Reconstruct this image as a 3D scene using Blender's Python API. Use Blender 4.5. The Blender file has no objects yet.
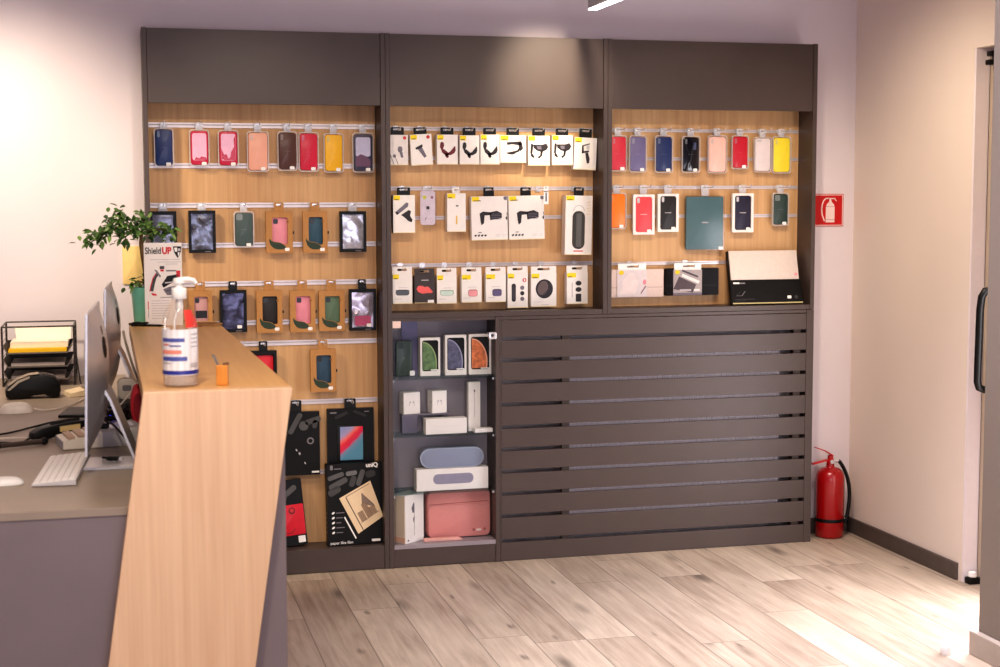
import bpy, bmesh, math, random
from mathutils import Vector, Matrix
random.seed(7)
C = bpy.context.scene.collection
PI = math.pi

# ------------------------------------------------------------------ materials
def srgb(c):
    return tuple(((v/255.0)/12.92 if v/255.0 <= .04045 else ((v/255.0+.055)/1.055)**2.4) for v in c)

_mats = {}
def M(name, rgb, rough=.5, metal=0., var=.06, scale=30., coat=0., emit=0., spec=.5, bump=0.):
    """procedural principled material with a little noise in the colour"""
    if name in _mats: return _mats[name]
    m = bpy.data.materials.new(name); m.use_nodes = True
    nt = m.node_tree; b = nt.nodes['Principled BSDF']
    col = srgb(rgb)
    tc = nt.nodes.new('ShaderNodeTexCoord'); nz = nt.nodes.new('ShaderNodeTexNoise')
    nz.inputs['Scale'].default_value = scale; nz.inputs['Detail'].default_value = 2
    nt.links.new(tc.outputs['Object'], nz.inputs['Vector'])
    rp = nt.nodes.new('ShaderNodeValToRGB')
    rp.color_ramp.elements[0].position = .3; rp.color_ramp.elements[1].position = .7
    rp.color_ramp.elements[0].color = tuple(c*(1-var) for c in col)+(1,)
    rp.color_ramp.elements[1].color = tuple(min(1, c*(1+var)) for c in col)+(1,)
    nt.links.new(nz.outputs['Fac'], rp.inputs['Fac'])
    nt.links.new(rp.outputs['Color'], b.inputs['Base Color'])
    b.inputs['Roughness'].default_value = rough; b.inputs['Metallic'].default_value = metal
    b.inputs['Specular IOR Level'].default_value = spec
    if coat: b.inputs['Coat Weight'].default_value = coat; b.inputs['Coat Roughness'].default_value = .08
    if emit:
        b.inputs['Emission Color'].default_value = col+(1,); b.inputs['Emission Strength'].default_value = emit
    if bump:
        bp = nt.nodes.new('ShaderNodeBump'); bp.inputs['Strength'].default_value = bump
        nt.links.new(nz.outputs['Fac'], bp.inputs['Height']); nt.links.new(bp.outputs['Normal'], b.inputs['Normal'])
    _mats[name] = m
    return m

def clear(name, tint=(255,255,255), gloss=.12, rough=.05):
    """thin clear plastic or glass: mostly transparent with a glossy sheen"""
    if name in _mats: return _mats[name]
    m = bpy.data.materials.new(name); m.use_nodes = True
    nt = m.node_tree; nt.nodes.clear()
    out = nt.nodes.new('ShaderNodeOutputMaterial'); mix = nt.nodes.new('ShaderNodeMixShader')
    t = nt.nodes.new('ShaderNodeBsdfTransparent'); g = nt.nodes.new('ShaderNodeBsdfGlossy')
    fr = nt.nodes.new('ShaderNodeLayerWeight'); fr.inputs['Blend'].default_value = .25
    mp = nt.nodes.new('ShaderNodeMath'); mp.operation = 'MULTIPLY_ADD'
    mp.inputs[1].default_value = .14; mp.inputs[2].default_value = gloss
    t.inputs['Color'].default_value = srgb(tint)+(1,); g.inputs['Roughness'].default_value = rough
    nt.links.new(fr.outputs['Fresnel'], mp.inputs[0]); nt.links.new(mp.outputs[0], mix.inputs[0])
    nt.links.new(t.outputs[0], mix.inputs[1]); nt.links.new(g.outputs[0], mix.inputs[2])
    nt.links.new(mix.outputs[0], out.inputs['Surface'])
    _mats[name] = m
    return m

def frost(name, tint=(240,238,238), a=.3, rough=.3):
    """milky plastic: part clear, part white"""
    if name in _mats: return _mats[name]
    m = bpy.data.materials.new(name); m.use_nodes = True
    nt = m.node_tree; b = nt.nodes['Principled BSDF']; out = nt.nodes['Material Output']
    t = nt.nodes.new('ShaderNodeBsdfTransparent'); mix = nt.nodes.new('ShaderNodeMixShader')
    nz = nt.nodes.new('ShaderNodeTexNoise'); nz.inputs['Scale'].default_value = 20.
    ma = nt.nodes.new('ShaderNodeMath'); ma.operation = 'MULTIPLY_ADD'; ma.inputs[1].default_value = .1; ma.inputs[2].default_value = a-.05
    nt.links.new(nz.outputs['Fac'], ma.inputs[0]); nt.links.new(ma.outputs[0], mix.inputs[0])
    b.inputs['Base Color'].default_value = srgb(tint)+(1,); b.inputs['Roughness'].default_value = rough
    nt.links.new(t.outputs[0], mix.inputs[1]); nt.links.new(b.outputs[0], mix.inputs[2]); nt.links.new(mix.outputs[0], out.inputs['Surface'])
    _mats[name] = m
    return m

def wood(name, c1, c2, axis='Z', rough=.45, scale=1.0):
    m = bpy.data.materials.new(name); m.use_nodes = True
    nt = m.node_tree; b = nt.nodes['Principled BSDF']; L = nt.links.new
    tc = nt.nodes.new('ShaderNodeTexCoord'); mp = nt.nodes.new('ShaderNodeMapping')
    st = {'Z': (60, 60, 1.6), 'Y': (60, 1.6, 60), 'X': (1.6, 60, 60)}[axis]
    mp.inputs['Scale'].default_value = tuple(s*scale for s in st)
    L(tc.outputs['Object'], mp.inputs['Vector'])
    n1 = nt.nodes.new('ShaderNodeTexNoise'); n1.inputs['Scale'].default_value = 1.; n1.inputs['Detail'].default_value = 5; n1.inputs['Roughness'].default_value = .65
    L(mp.outputs[0], n1.inputs['Vector'])
    mp2 = nt.nodes.new('ShaderNodeMapping'); mp2.inputs['Scale'].default_value = tuple(s*scale*.12 for s in st)
    L(tc.outputs['Object'], mp2.inputs['Vector'])
    n2 = nt.nodes.new('ShaderNodeTexNoise'); n2.inputs['Scale'].default_value = 1.; n2.inputs['Detail'].default_value = 3
    L(mp2.outputs[0], n2.inputs['Vector'])
    ad = nt.nodes.new('ShaderNodeMath'); ad.operation = 'MULTIPLY_ADD'; ad.inputs[1].default_value = .55
    sc = nt.nodes.new('ShaderNodeMath'); sc.operation = 'MULTIPLY'; sc.inputs[1].default_value = .45
    L(n1.outputs['Fac'], ad.inputs[0]); L(n2.outputs['Fac'], sc.inputs[0]); L(sc.outputs[0], ad.inputs[2])
    rp = nt.nodes.new('ShaderNodeValToRGB'); rp.color_ramp.elements[0].position = .32; rp.color_ramp.elements[1].position = .66
    rp.color_ramp.elements[0].color = srgb(c1)+(1,); rp.color_ramp.elements[1].color = srgb(c2)+(1,)
    L(ad.outputs[0], rp.inputs['Fac']); L(rp.outputs['Color'], b.inputs['Base Color'])
    b.inputs['Roughness'].default_value = rough
    return m

def floor_material():
    m = bpy.data.materials.new('laminate_planks'); m.use_nodes = True
    nt = m.node_tree; b = nt.nodes['Principled BSDF']; L = nt.links.new
    def math_(op, a=None, bb=None, c=None):
        n = nt.nodes.new('ShaderNodeMath'); n.operation = op
        for i, v in enumerate((a, bb, c)):
            if v is None: continue
            if hasattr(v, 'is_output'): L(v, n.inputs[i])
            else: n.inputs[i].default_value = v
        return n.outputs[0]
    tc = nt.nodes.new('ShaderNodeTexCoord'); sp = nt.nodes.new('ShaderNodeSeparateXYZ'); L(tc.outputs['Object'], sp.inputs[0])
    px = math_('DIVIDE', math_('SUBTRACT', sp.outputs['X'], .669), .1925)
    ix = math_('FLOOR', px); fx = math_('FRACT', px)
    w1 = nt.nodes.new('ShaderNodeTexWhiteNoise'); w1.noise_dimensions = '1D'; L(ix, w1.inputs['W'])
    py = math_('ADD', math_('DIVIDE', sp.outputs['Y'], 1.28), math_('MULTIPLY', w1.outputs['Value'], 3.7))
    iy = math_('FLOOR', py); fy = math_('FRACT', py)
    w2 = nt.nodes.new('ShaderNodeTexWhiteNoise'); w2.noise_dimensions = '2D'
    cb = nt.nodes.new('ShaderNodeCombineXYZ'); L(ix, cb.inputs[0]); L(iy, cb.inputs[1]); L(cb.outputs[0], w2.inputs['Vector'])
    tone = w2.outputs['Value']
    # grain, running along the planks, shifted per plank
    cg = nt.nodes.new('ShaderNodeCombineXYZ')
    L(math_('MULTIPLY', sp.outputs['X'], 34.), cg.inputs[0]); L(math_('MULTIPLY', sp.outputs['Y'], 2.2), cg.inputs[1]); L(math_('MULTIPLY', tone, 57.), cg.inputs[2])
    g1 = nt.nodes.new('ShaderNodeTexNoise'); g1.inputs['Scale'].default_value = 1.; g1.inputs['Detail'].default_value = 6; g1.inputs['Roughness'].default_value = .62; g1.inputs['Distortion'].default_value = .6
    L(cg.outputs[0], g1.inputs['Vector'])
    # soft dark clouds and small knots
    ck = nt.nodes.new('ShaderNodeCombineXYZ')
    L(math_('MULTIPLY', sp.outputs['X'], 6.), ck.inputs[0]); L(math_('MULTIPLY', sp.outputs['Y'], 2.), ck.inputs[1]); L(math_('MULTIPLY', tone, 31.), ck.inputs[2])
    g2 = nt.nodes.new('ShaderNodeTexNoise'); g2.inputs['Scale'].default_value = 1.; g2.inputs['Detail'].default_value = 3
    L(ck.outputs[0], g2.inputs['Vector'])
    vk = nt.nodes.new('ShaderNodeTexVoronoi'); vk.inputs['Scale'].default_value = 1.
    cv = nt.nodes.new('ShaderNodeCombineXYZ')
    L(math_('MULTIPLY', sp.outputs['X'], 5.2), cv.inputs[0]); L(math_('MULTIPLY', sp.outputs['Y'], 1.5), cv.inputs[1]); L(math_('MULTIPLY', tone, 11.), cv.inputs[2])
    L(cv.outputs[0], vk.inputs['Vector'])
    knot = nt.nodes.new('ShaderNodeMapRange'); knot.inputs[1].default_value = .05; knot.inputs[2].default_value = .2; knot.inputs[3].default_value = .42; knot.inputs[4].default_value = 1.
    L(vk.outputs['Distance'], knot.inputs[0])
    cf = nt.nodes.new('ShaderNodeCombineXYZ')
    L(math_('ADD', math_('MULTIPLY', sp.outputs['X'], 9.), math_('MULTIPLY', g1.outputs['Fac'], .5)), cf.inputs[0]); L(math_('MULTIPLY', sp.outputs['Y'], 2.6), cf.inputs[1]); L(math_('MULTIPLY', tone, 23.), cf.inputs[2])
    vf = nt.nodes.new('ShaderNodeTexVoronoi'); vf.inputs['Scale'].default_value = 1.; L(cf.outputs[0], vf.inputs['Vector'])
    fleck = nt.nodes.new('ShaderNodeMapRange'); fleck.inputs[1].default_value = .03; fleck.inputs[2].default_value = .12; fleck.inputs[3].default_value = .5; fleck.inputs[4].default_value = 1.
    L(vf.outputs['Distance'], fleck.inputs[0])
    rp = nt.nodes.new('ShaderNodeValToRGB')
    e = rp.color_ramp.elements; e[0].position = .25; e[0].color = srgb((130,110,94))+(1,); e[1].position = .75; e[1].color = srgb((206,190,170))+(1,)
    mixv = math_('ADD', math_('MULTIPLY', g1.outputs['Fac'], .54), math_('MULTIPLY', g2.outputs['Fac'], .38))
    mixv = math_('ADD', mixv, math_('MULTIPLY', tone, .15))
    L(mixv, rp.inputs['Fac'])
    # seams
    def seam(f, w):
        d = math_('MINIMUM', f, math_('SUBTRACT', 1., f))
        n = nt.nodes.new('ShaderNodeMapRange'); n.inputs[1].default_value = w*.4; n.inputs[2].default_value = w; n.inputs[3].default_value = .5; n.inputs[4].default_value = 1.
        L(d, n.inputs[0]); return n.outputs[0]
    s = math_('MULTIPLY', math_('MULTIPLY', seam(fx, .016), seam(fy, .0022)), math_('MULTIPLY', knot.outputs[0], fleck.outputs[0]))
    mul = nt.nodes.new('ShaderNodeVectorMath'); mul.operation = 'SCALE'
    L(rp.outputs['Color'], mul.inputs[0]); L(s, mul.inputs['Scale'])
    L(mul.outputs[0], b.inputs['Base Color'])
    b.inputs['Roughness'].default_value = .47
    return m

# ------------------------------------------------------------------ mesh builder
class MB:
    def __init__(self): self.v = []; self.f = []; self.k = []; self.mats = []
    def mi(self, m):
        if m not in self.mats: self.mats.append(m)
        return self.mats.index(m)
    def add(self, vs, fs, m):
        o = len(self.v); i = self.mi(m)
        self.v += [tuple(p) for p in vs]
        for f in fs: self.f.append(tuple(o+j for j in f)); self.k.append(i)
        return self
    def box(self, x0, x1, y0, y1, z0, z1, m):
        vs = [(x0,y0,z0),(x1,y0,z0),(x1,y1,z0),(x0,y1,z0),(x0,y0,z1),(x1,y0,z1),(x1,y1,z1),(x0,y1,z1)]
        return self.add(vs, [(0,3,2,1),(4,5,6,7),(0,1,5,4),(1,2,6,5),(2,3,7,6),(3,0,4,7)], m)
    def slab(self, poly, y0, y1, m, ch=0.):
        """2D outline (x,z), counter-clockwise seen from the front, extruded from y0 (front) to y1; ch rounds the front rim"""
        n = len(poly); vs = []
        cx = sum(p[0] for p in poly)/n; cz = sum(p[1] for p in poly)/n
        rings = [(y1, 0.)]
        if ch:
            rings += [(y0+ch, 0.), (y0+ch*.3, ch*.3), (y0, ch)]
        else: rings += [(y0, 0.)]
        for (yy, ins) in rings:
            for (x, z) in poly:
                if ins:
                    d = math.hypot(x-cx, z-cz) or 1; k = max(0, 1-ins*1.3/d); vs.append((cx+(x-cx)*k, yy, cz+(z-cz)*k))
                else: vs.append((x, yy, z))
        fs = [tuple(range(n-1, -1, -1))]
        for r in range(len(rings)-1):
            for i in range(n):
                j = (i+1) % n; fs.append((r*n+i, r*n+j, (r+1)*n+j, (r+1)*n+i))
        fs.append(tuple((len(rings)-1)*n+i for i in range(n)))
        return self.add(vs, fs, m)
    def ring(self, outer, inner, y0, y1, m):
        """frame between two outlines with the same number of points"""
        n = len(outer); vs = []
        for yy in (y0, y1):
            vs += [(x, yy, z) for x, z in outer]; vs += [(x, yy, z) for x, z in inner]
        fs = []
        for i in range(n):
            j = (i+1) % n
            fs += [(i, j, n+j, n+i), (2*n+i, 3*n+i, 3*n+j, 2*n+j), (i, 2*n+i, 2*n+j, j), (n+i, n+j, 3*n+j, 3*n+i)]
        return self.add(vs, fs, m)
    def tube(self, pts, r, m, n=8, r2=None):
        pts = [Vector(p) for p in pts]; vs = []; fs = []
        up = None
        for i, p in enumerate(pts):
            t = (pts[min(i+1, len(pts)-1)]-pts[max(i-1, 0)]).normalized()
            if up is None: up = t.orthogonal().normalized()
            up = (up-t*up.dot(t)).normalized(); s = t.cross(up)
            rr = r if r2 is None else r+(r2-r)*i/(len(pts)-1)
            for k in range(n):
                a = 2*PI*k/n; vs.append(p+up*math.cos(a)*rr+s*math.sin(a)*rr)
        for i in range(len(pts)-1):
            for k in range(n):
                j = (k+1) % n; fs.append((i*n+k, i*n+j, (i+1)*n+j, (i+1)*n+k))
        fs.append(tuple(range(n-1, -1, -1))); fs.append(tuple((len(pts)-1)*n+k for k in range(n)))
        return self.add(vs, fs, m)
    def lathe(self, prof, m, n=32, c=(0,0,0), cap=True):
        vs = []; fs = []
        for (r, z) in prof:
            for k in range(n):
                a = 2*PI*k/n; vs.append((c[0]+r*math.cos(a), c[1]+r*math.sin(a), c[2]+z))
        for i in range(len(prof)-1):
            for k in range(n):
                j = (k+1) % n; fs.append((i*n+k, i*n+j, (i+1)*n+j, (i+1)*n+k))
        if cap:
            fs.append(tuple(range(n-1, -1, -1))); fs.append(tuple((len(prof)-1)*n+k for k in range(n)))
        return self.add(vs, fs, m)
    def build(self, name, parent=None, smooth=True, bevel=0., fix=True):
        me = bpy.data.meshes.new(name)
        me.from_pydata(self.v, [], self.f)
        for m in self.mats: me.materials.append(m)
        for p, k in zip(me.polygons, self.k): p.material_index = k
        if fix or bevel:
            bm = bmesh.new(); bm.from_mesh(me)
            if bevel:
                bmesh.ops.bevel(bm, geom=[e for e in bm.edges if len(e.link_faces) == 2 and e.calc_face_angle(0) > .9], offset=bevel, segments=2, profile=.5, affect='EDGES', clamp_overlap=True)
            if fix: bmesh.ops.recalc_face_normals(bm, faces=bm.faces)
            bm.to_mesh(me); bm.free()
        if smooth:
            for p in me.polygons: p.use_smooth = True
            me.set_sharp_from_angle(angle=math.radians(38))
        o = bpy.data.objects.new(name, me); C.objects.link(o)
        if parent is not None: o.parent = parent
        return o

def rr(cx, cz, w, h, r, n=5):
    r = min(r, w/2-1e-5, h/2-1e-5); out = []
    for (sx, sz, a0) in ((1,-1,-90),(1,1,0),(-1,1,90),(-1,-1,180)):
        for i in range(n):
            a = math.radians(a0+90*i/(n-1)); out.append((cx+sx*(w/2-r)+r*math.cos(a), cz+sz*(h/2-r)+r*math.sin(a)))
    return out
def rect(x0, z0, x1, z1): return [(x0,z0),(x1,z0),(x1,z1),(x0,z1)]
def ell(cx, cz, rx, rz, rot=0., n=20):
    c, s = math.cos(rot), math.sin(rot)
    return [(cx+rx*math.cos(2*PI*i/n)*c-rz*math.sin(2*PI*i/n)*s, cz+rx*math.cos(2*PI*i/n)*s+rz*math.sin(2*PI*i/n)*c) for i in range(n)]
def bar(x0, z0, x1, z1, w):
    d = Vector((x1-x0, z1-z0)); d = d.normalized(); n = Vector((-d.y, d.x))*w/2
    return [(x0-n.x, z0-n.y), (x1-n.x, z1-n.y), (x1+n.x, z1+n.y), (x0+n.x, z0+n.y)]

# ------------------------------------------------------------------ things
def tag(o, label, cat, group=None, kind=None):
    if label: o['label'] = label
    if cat: o['category'] = cat
    if group: o['group'] = group
    if kind: o['kind'] = kind
    return o
def thing(name, label, cat, loc=(0,0,0), rot=(0,0,0), group=None):
    o = bpy.data.objects.new(name, None); C.objects.link(o)
    o.empty_display_size = .02; o.location = loc; o.rotation_euler = rot
    return tag(o, label, cat, group)
def struct(o): o['kind'] = 'structure'; return o
def lettering(text, size, loc, m, parent, name='lettering', rot=(PI/2,0,0), align='LEFT', sx=1., weight=0.):
    cu = bpy.data.curves.new(name, 'FONT'); cu.body = text; cu.size = size; cu.extrude = .0003; cu.align_x = align; cu.offset = weight
    t = bpy.data.objects.new(name, cu); C.objects.link(t); bpy.context.view_layer.update()
    me = bpy.data.meshes.new_from_object(t.evaluated_get(bpy.context.evaluated_depsgraph_get()))
    bpy.data.objects.remove(t); bpy.data.curves.remove(cu)
    me.materials.clear(); me.materials.append(m)
    o = bpy.data.objects.new(name, me); C.objects.link(o)
    o.location = loc; o.rotation_euler = rot; o.scale = (sx, 1, 1)
    o.parent = parent
    return o
# packages: centre x, base z, width, height (metres)
G={'la0': (0.2104, 1.7365, 0.0802, 0.1611),
 'la1': (0.3554, 1.7401, 0.0832, 0.1527),
 'la2': (0.475, 1.7383, 0.0861, 0.1534),
 'la3': (0.5983, 1.7176, 0.0921, 0.1699),
 'la4': (0.7225, 1.7221, 0.0846, 0.1665),
 'la5': (0.8126, 1.7181, 0.0852, 0.1682),
 'la6': (0.9195, 1.7151, 0.0859, 0.1668),
 'la7': (1.0463, 1.7153, 0.0922, 0.1708),
 'lb0': (0.2006, 1.3789, 0.1091, 0.174),
 'lb1': (0.3602, 1.3771, 0.1115, 0.1783),
 'lb2': (0.534, 1.3984, 0.0858, 0.1531),
 'lb3': (0.6828, 1.3734, 0.1176, 0.1753),
 'lb4': (0.8357, 1.3716, 0.1093, 0.1785),
 'lb5': (0.9991, 1.3741, 0.114, 0.1753),
 'lc0': (0.3471, 1.0422, 0.1024, 0.1754),
 'lc1': (0.4837, 1.0388, 0.1118, 0.1792),
 'lc2': (0.6356, 1.0332, 0.1141, 0.1812),
 'lc3': (0.7776, 1.0316, 0.1134, 0.1803),
 'lc4': (0.903, 1.0342, 0.1165, 0.1754),
 'lc5': (1.0374, 1.0329, 0.1177, 0.1802),
 'ld0': (0.6071, 0.7797, 0.1123, 0.1766),
 'ld1': (0.8624, 0.7708, 0.1146, 0.185),
 'le0': (0.7417, 0.4104, 0.2025, 0.2759),
 'le1': (0.9784, 0.4114, 0.2037, 0.2822),
 'le2': (0.6961, 0.1037, 0.1714, 0.2881),
 'le3': (0.9871, 0.0967, 0.2462, 0.3568),
 'ca0': (1.1935, 1.7466, 0.0905, 0.1299),
 'ca1': (1.3011, 1.7469, 0.0943, 0.1334),
 'ca2': (1.4126, 1.7502, 0.092, 0.129),
 'ca3': (1.5116, 1.7505, 0.0876, 0.1265),
 'ca4': (1.6037, 1.7508, 0.0861, 0.13),
 'ca5': (1.7084, 1.7582, 0.1171, 0.1204),
 'ca6': (1.8265, 1.7465, 0.0981, 0.1311),
 'ca7': (1.9341, 1.7488, 0.0957, 0.1316),
 'ca8': (2.0372, 1.7288, 0.104, 0.1423),
 'cb0': (1.2189, 1.4543, 0.0961, 0.1638),
 'cb1': (1.3267, 1.4884, 0.0663, 0.1494),
 'cb2': (1.4516, 1.4575, 0.0834, 0.1682),
 'cb3': (1.6018, 1.4199, 0.1635, 0.1925),
 'cb4': (1.7711, 1.4214, 0.1625, 0.1937),
 'cb5': (2.0027, 1.351, 0.1243, 0.2636),
 'cbtag': (1.8367, 1.5766, 0.022, 0.0701),
 'cc0': (1.2091, 1.1466, 0.0863, 0.1601),
 'cc1': (1.3074, 1.1476, 0.09, 0.1507),
 'cc2': (1.4065, 1.1436, 0.0876, 0.1563),
 'cc3': (1.5183, 1.1465, 0.0904, 0.1539),
 'cc4': (1.6279, 1.1464, 0.0912, 0.1545),
 'cc5': (1.7283, 1.1188, 0.0929, 0.1838),
 'cc6': (1.8482, 1.1215, 0.1172, 0.1794),
 'cc7': (2.0041, 1.1307, 0.0981, 0.1712),
 'ra0': (2.2031, 1.7229, 0.0814, 0.1602),
 'ra1': (2.2963, 1.7182, 0.084, 0.1657),
 'ra2': (2.4208, 1.7164, 0.0869, 0.1685),
 'ra3': (2.5513, 1.7166, 0.0888, 0.1673),
 'ra4': (2.6803, 1.7149, 0.094, 0.1721),
 'ra5': (2.7919, 1.7342, 0.0838, 0.1536),
 'ra6': (2.9041, 1.7193, 0.0856, 0.1624),
 'ra7': (2.9988, 1.7154, 0.0928, 0.169),
 'rb0': (2.1976, 1.4639, 0.0889, 0.1633),
 'rb1': (2.3254, 1.4381, 0.1035, 0.181),
 'rb2': (2.4426, 1.4491, 0.1012, 0.1728),
 'rb3': (2.6245, 1.3629, 0.1912, 0.2507),
 'rb4': (2.8085, 1.4442, 0.1061, 0.1792),
 'rb5': (2.9971, 1.4733, 0.082, 0.1528),
 'rc0': (2.2927, 1.1532, 0.2591, 0.1281),
 'rc1': (2.5607, 1.1583, 0.262, 0.1243),
 'rc0card': (2.2676, 1.1573, 0.1423, 0.1498),
 'rc1card': (2.5363, 1.1594, 0.1397, 0.1462),
 'ga0': (1.2116, 0.8339, 0.0658, 0.1541),
 'ga1': (1.3263, 0.8299, 0.0898, 0.1705),
 'ga2': (1.441, 0.8284, 0.095, 0.1799),
 'ga3': (1.5555, 0.8299, 0.1011, 0.1814),
 'lock': (1.5881, 0.9914, 0.0334, 0.0311),
 'note': (1.1663, 1.0489, 0.0359, 0.0298),
 'lilac': (1.2446, 0.8272, 0.0715, 0.2391),
 'gb0': (1.2447, 0.6561, 0.0824, 0.1048),
 'gb1': (1.3702, 0.6643, 0.0726, 0.1062),
 'riser': (1.2331, 0.5817, 0.0694, 0.0749),
 'gb2': (1.3874, 0.577, 0.1869, 0.0719),
 'gb3': (1.522, 0.5818, 0.0549, 0.2328),
 'gb4': (1.5606, 0.5802, 0.08, 0.0227),
 'gc1': (1.4175, 0.3266, 0.3238, 0.1012),
 'gc0': (1.419, 0.4191, 0.2909, 0.074),
 'bag': (1.4579, 0.1005, 0.2934, 0.2252),
 'flat': (1.3778, 0.1014, 0.1727, 0.0268),
 'gim': (1.2266, 0.0873, 0.1443, 0.2428),
 'sleeve': (2.9057, 1.1061, 0.3413, 0.2556),
 'rails': (-0.4165, 2.3951, 0.0038, 0.0039)}
# ------------------------------------------------------------------ shared materials
LAM = M('grey_laminate', (78,66,62), rough=.42, var=.04, scale=8)
LAMD = M('grey_laminate_inside', (150,141,147), rough=.45, var=.04, scale=8)
OAK = wood('oak_slat_panel', (188,143,97), (218,178,130), 'Z', .5)
COUNTER = wood('counter_oak', (220,178,140), (243,207,171), 'Z', .42)
COUNTERT = wood('counter_oak_top', (212,160,96), (232,184,122), 'Y', .35)
ALU = M('aluminium_rail', (215,205,205), rough=.35, metal=.4, var=.03)
CHROME = M('chrome_hook', (226,226,230), rough=.25, metal=.55, var=.02)
WHITE = M('white_card', (240,234,228), rough=.5, var=.02)
CREAM = M('cream_card', (232,212,188), rough=.55, var=.03)
BLACK = M('black_card', (13,12,13), rough=.42, spec=.3, var=.1)
BLACKP = M('black_plastic', (13,13,14), rough=.42, spec=.35, var=.1)
DGREY = M('dark_grey_print', (62,60,64), rough=.5, var=.08)
MGREY = M('mid_grey_print', (128,124,128), rough=.5, var=.06)
LGREY = M('light_grey_print', (196,192,194), rough=.5, var=.04)
YELLOW = M('yellow_badge', (244,216,24), rough=.5, var=.03)
REDP = M('red_print', (205,52,58), rough=.5, var=.04)
KRAFT = M('kraft_card', (184,134,80), rough=.7, var=.06, scale=120)
KRAFTD = M('kraft_edge', (150,102,56), rough=.7, var=.06, scale=120)
LEAF = M('leaf_print', (46,62,44), rough=.55, var=.05)
STICK = M('sticker_white', (245,242,238), rough=.5, var=.01)
CLEAR = clear('clear_plastic', (250,248,248), .012, .12)
TABCLEAR = frost('clear_tab', (226,226,232), .45, .2)
RIM = frost('tray_rim', (240,234,232), .42, .25)
GLASS = clear('case_glass', (252,253,254), .004, .02)
WALLM = M('white_wall_paint', (226,217,222), rough=.8, var=.015, scale=3)
WALLR = M('white_wall_paint_right', (236,222,212), rough=.8, var=.015, scale=3)
PIERM = M('grey_wall_paint', (134,122,112), rough=.75, var=.02, scale=3)
CEILM = M('white_ceiling_paint', (200,188,196), rough=.85, var=.01, scale=3)
SKIRT = M('dark_grey_skirting', (92,82,76), rough=.5, var=.08, scale=20)
SKIRTL = M('grey_beige_skirting', (172,158,146), rough=.5, var=.04, scale=20)

# ------------------------------------------------------------------ room shell
def sbox(name, *a, m=WALLM):
    return struct(MB().box(*a, m).build(name, smooth=False))
FL = struct(MB().box(-2.6, 3.9, -2.2, 6.7, -.1, 0, floor_material()).build('floor', smooth=False))
sbox('ceiling', -2.6, 3.9, -2.2, 6.7, 2.8, 2.9, m=CEILM)
sbox('wall_back', -2.6, 3.6, 6.485, 6.65, 0, 2.8)
sbox('wall_left', -2.7, -2.6, -2.2, 6.65, 0, 2.8)
struct(MB().box(3.40, 3.56, 5.48, 6.485, 0, 2.8, WALLR).box(3.40, 3.56, 4.57, 5.48, 2.204, 2.8, WALLR).build('wall_right', smooth=False))
struct(MB().box(2.909, 3.56, -2.2, 4.57, 0, 2.8, PIERM).build('wall_right_near', smooth=False))
struct(MB().box(3.388, 3.40, 5.505, 6.468, 0, .0735, SKIRT).build('baseboard_right', smooth=False, bevel=.002))
struct(MB().box(3.125, 3.388, 6.468, 6.485, 0, .0735, SKIRT).build('baseboard_back', smooth=False, bevel=.002))
struct(MB().box(2.880, 2.909, -2.2, 4.585, 0, .085, SKIRTL).build('baseboard_right_near', smooth=False, bevel=.004))
# the door in the side wall, with its handle
struct(MB().box(3.4005, 3.462, 5.466, 5.4795, 0, 2.2035, M('trim_white', (240,230,234), rough=.6, var=.01)).build('trim_1', smooth=False))
dr = struct(thing('door_1', None, None, (3.462, 4.575, 0)))
W = lambda o, p: (setattr(o, 'parent', p), setattr(o, 'location', -p.location), o)[2]
DOORM = M('grey_door_paint', (176,160,142), rough=.5, var=.03, scale=5)
W(MB().box(3.462, 3.505, 4.575, 5.462, .004, 2.19, DOORM).build('door_leaf', smooth=False, bevel=.003), dr)
hp = [(3.462,5.30,1.225),(3.395,5.31,1.232),(3.372,5.315,1.228),(3.36,5.32,1.205),(3.357,5.325,1.15),(3.357,5.33,.92),(3.36,5.335,.86),(3.37,5.338,.836),(3.395,5.34,.826),(3.462,5.34,.83)]
W(MB().tube(hp, .0155, BLACKP, 12).build('door_handle'), dr)
W(MB().box(3.428, 3.4615, 5.40, 5.44, 2.168, 2.189, BLACKP).box(3.416, 3.4615, 5.39, 5.43, 2.132, 2.153, BLACKP).box(3.445, 3.4615, 5.40, 5.43, 2.15, 2.17, BLACKP).build('door_closer_bracket', bevel=.004), dr)

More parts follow.
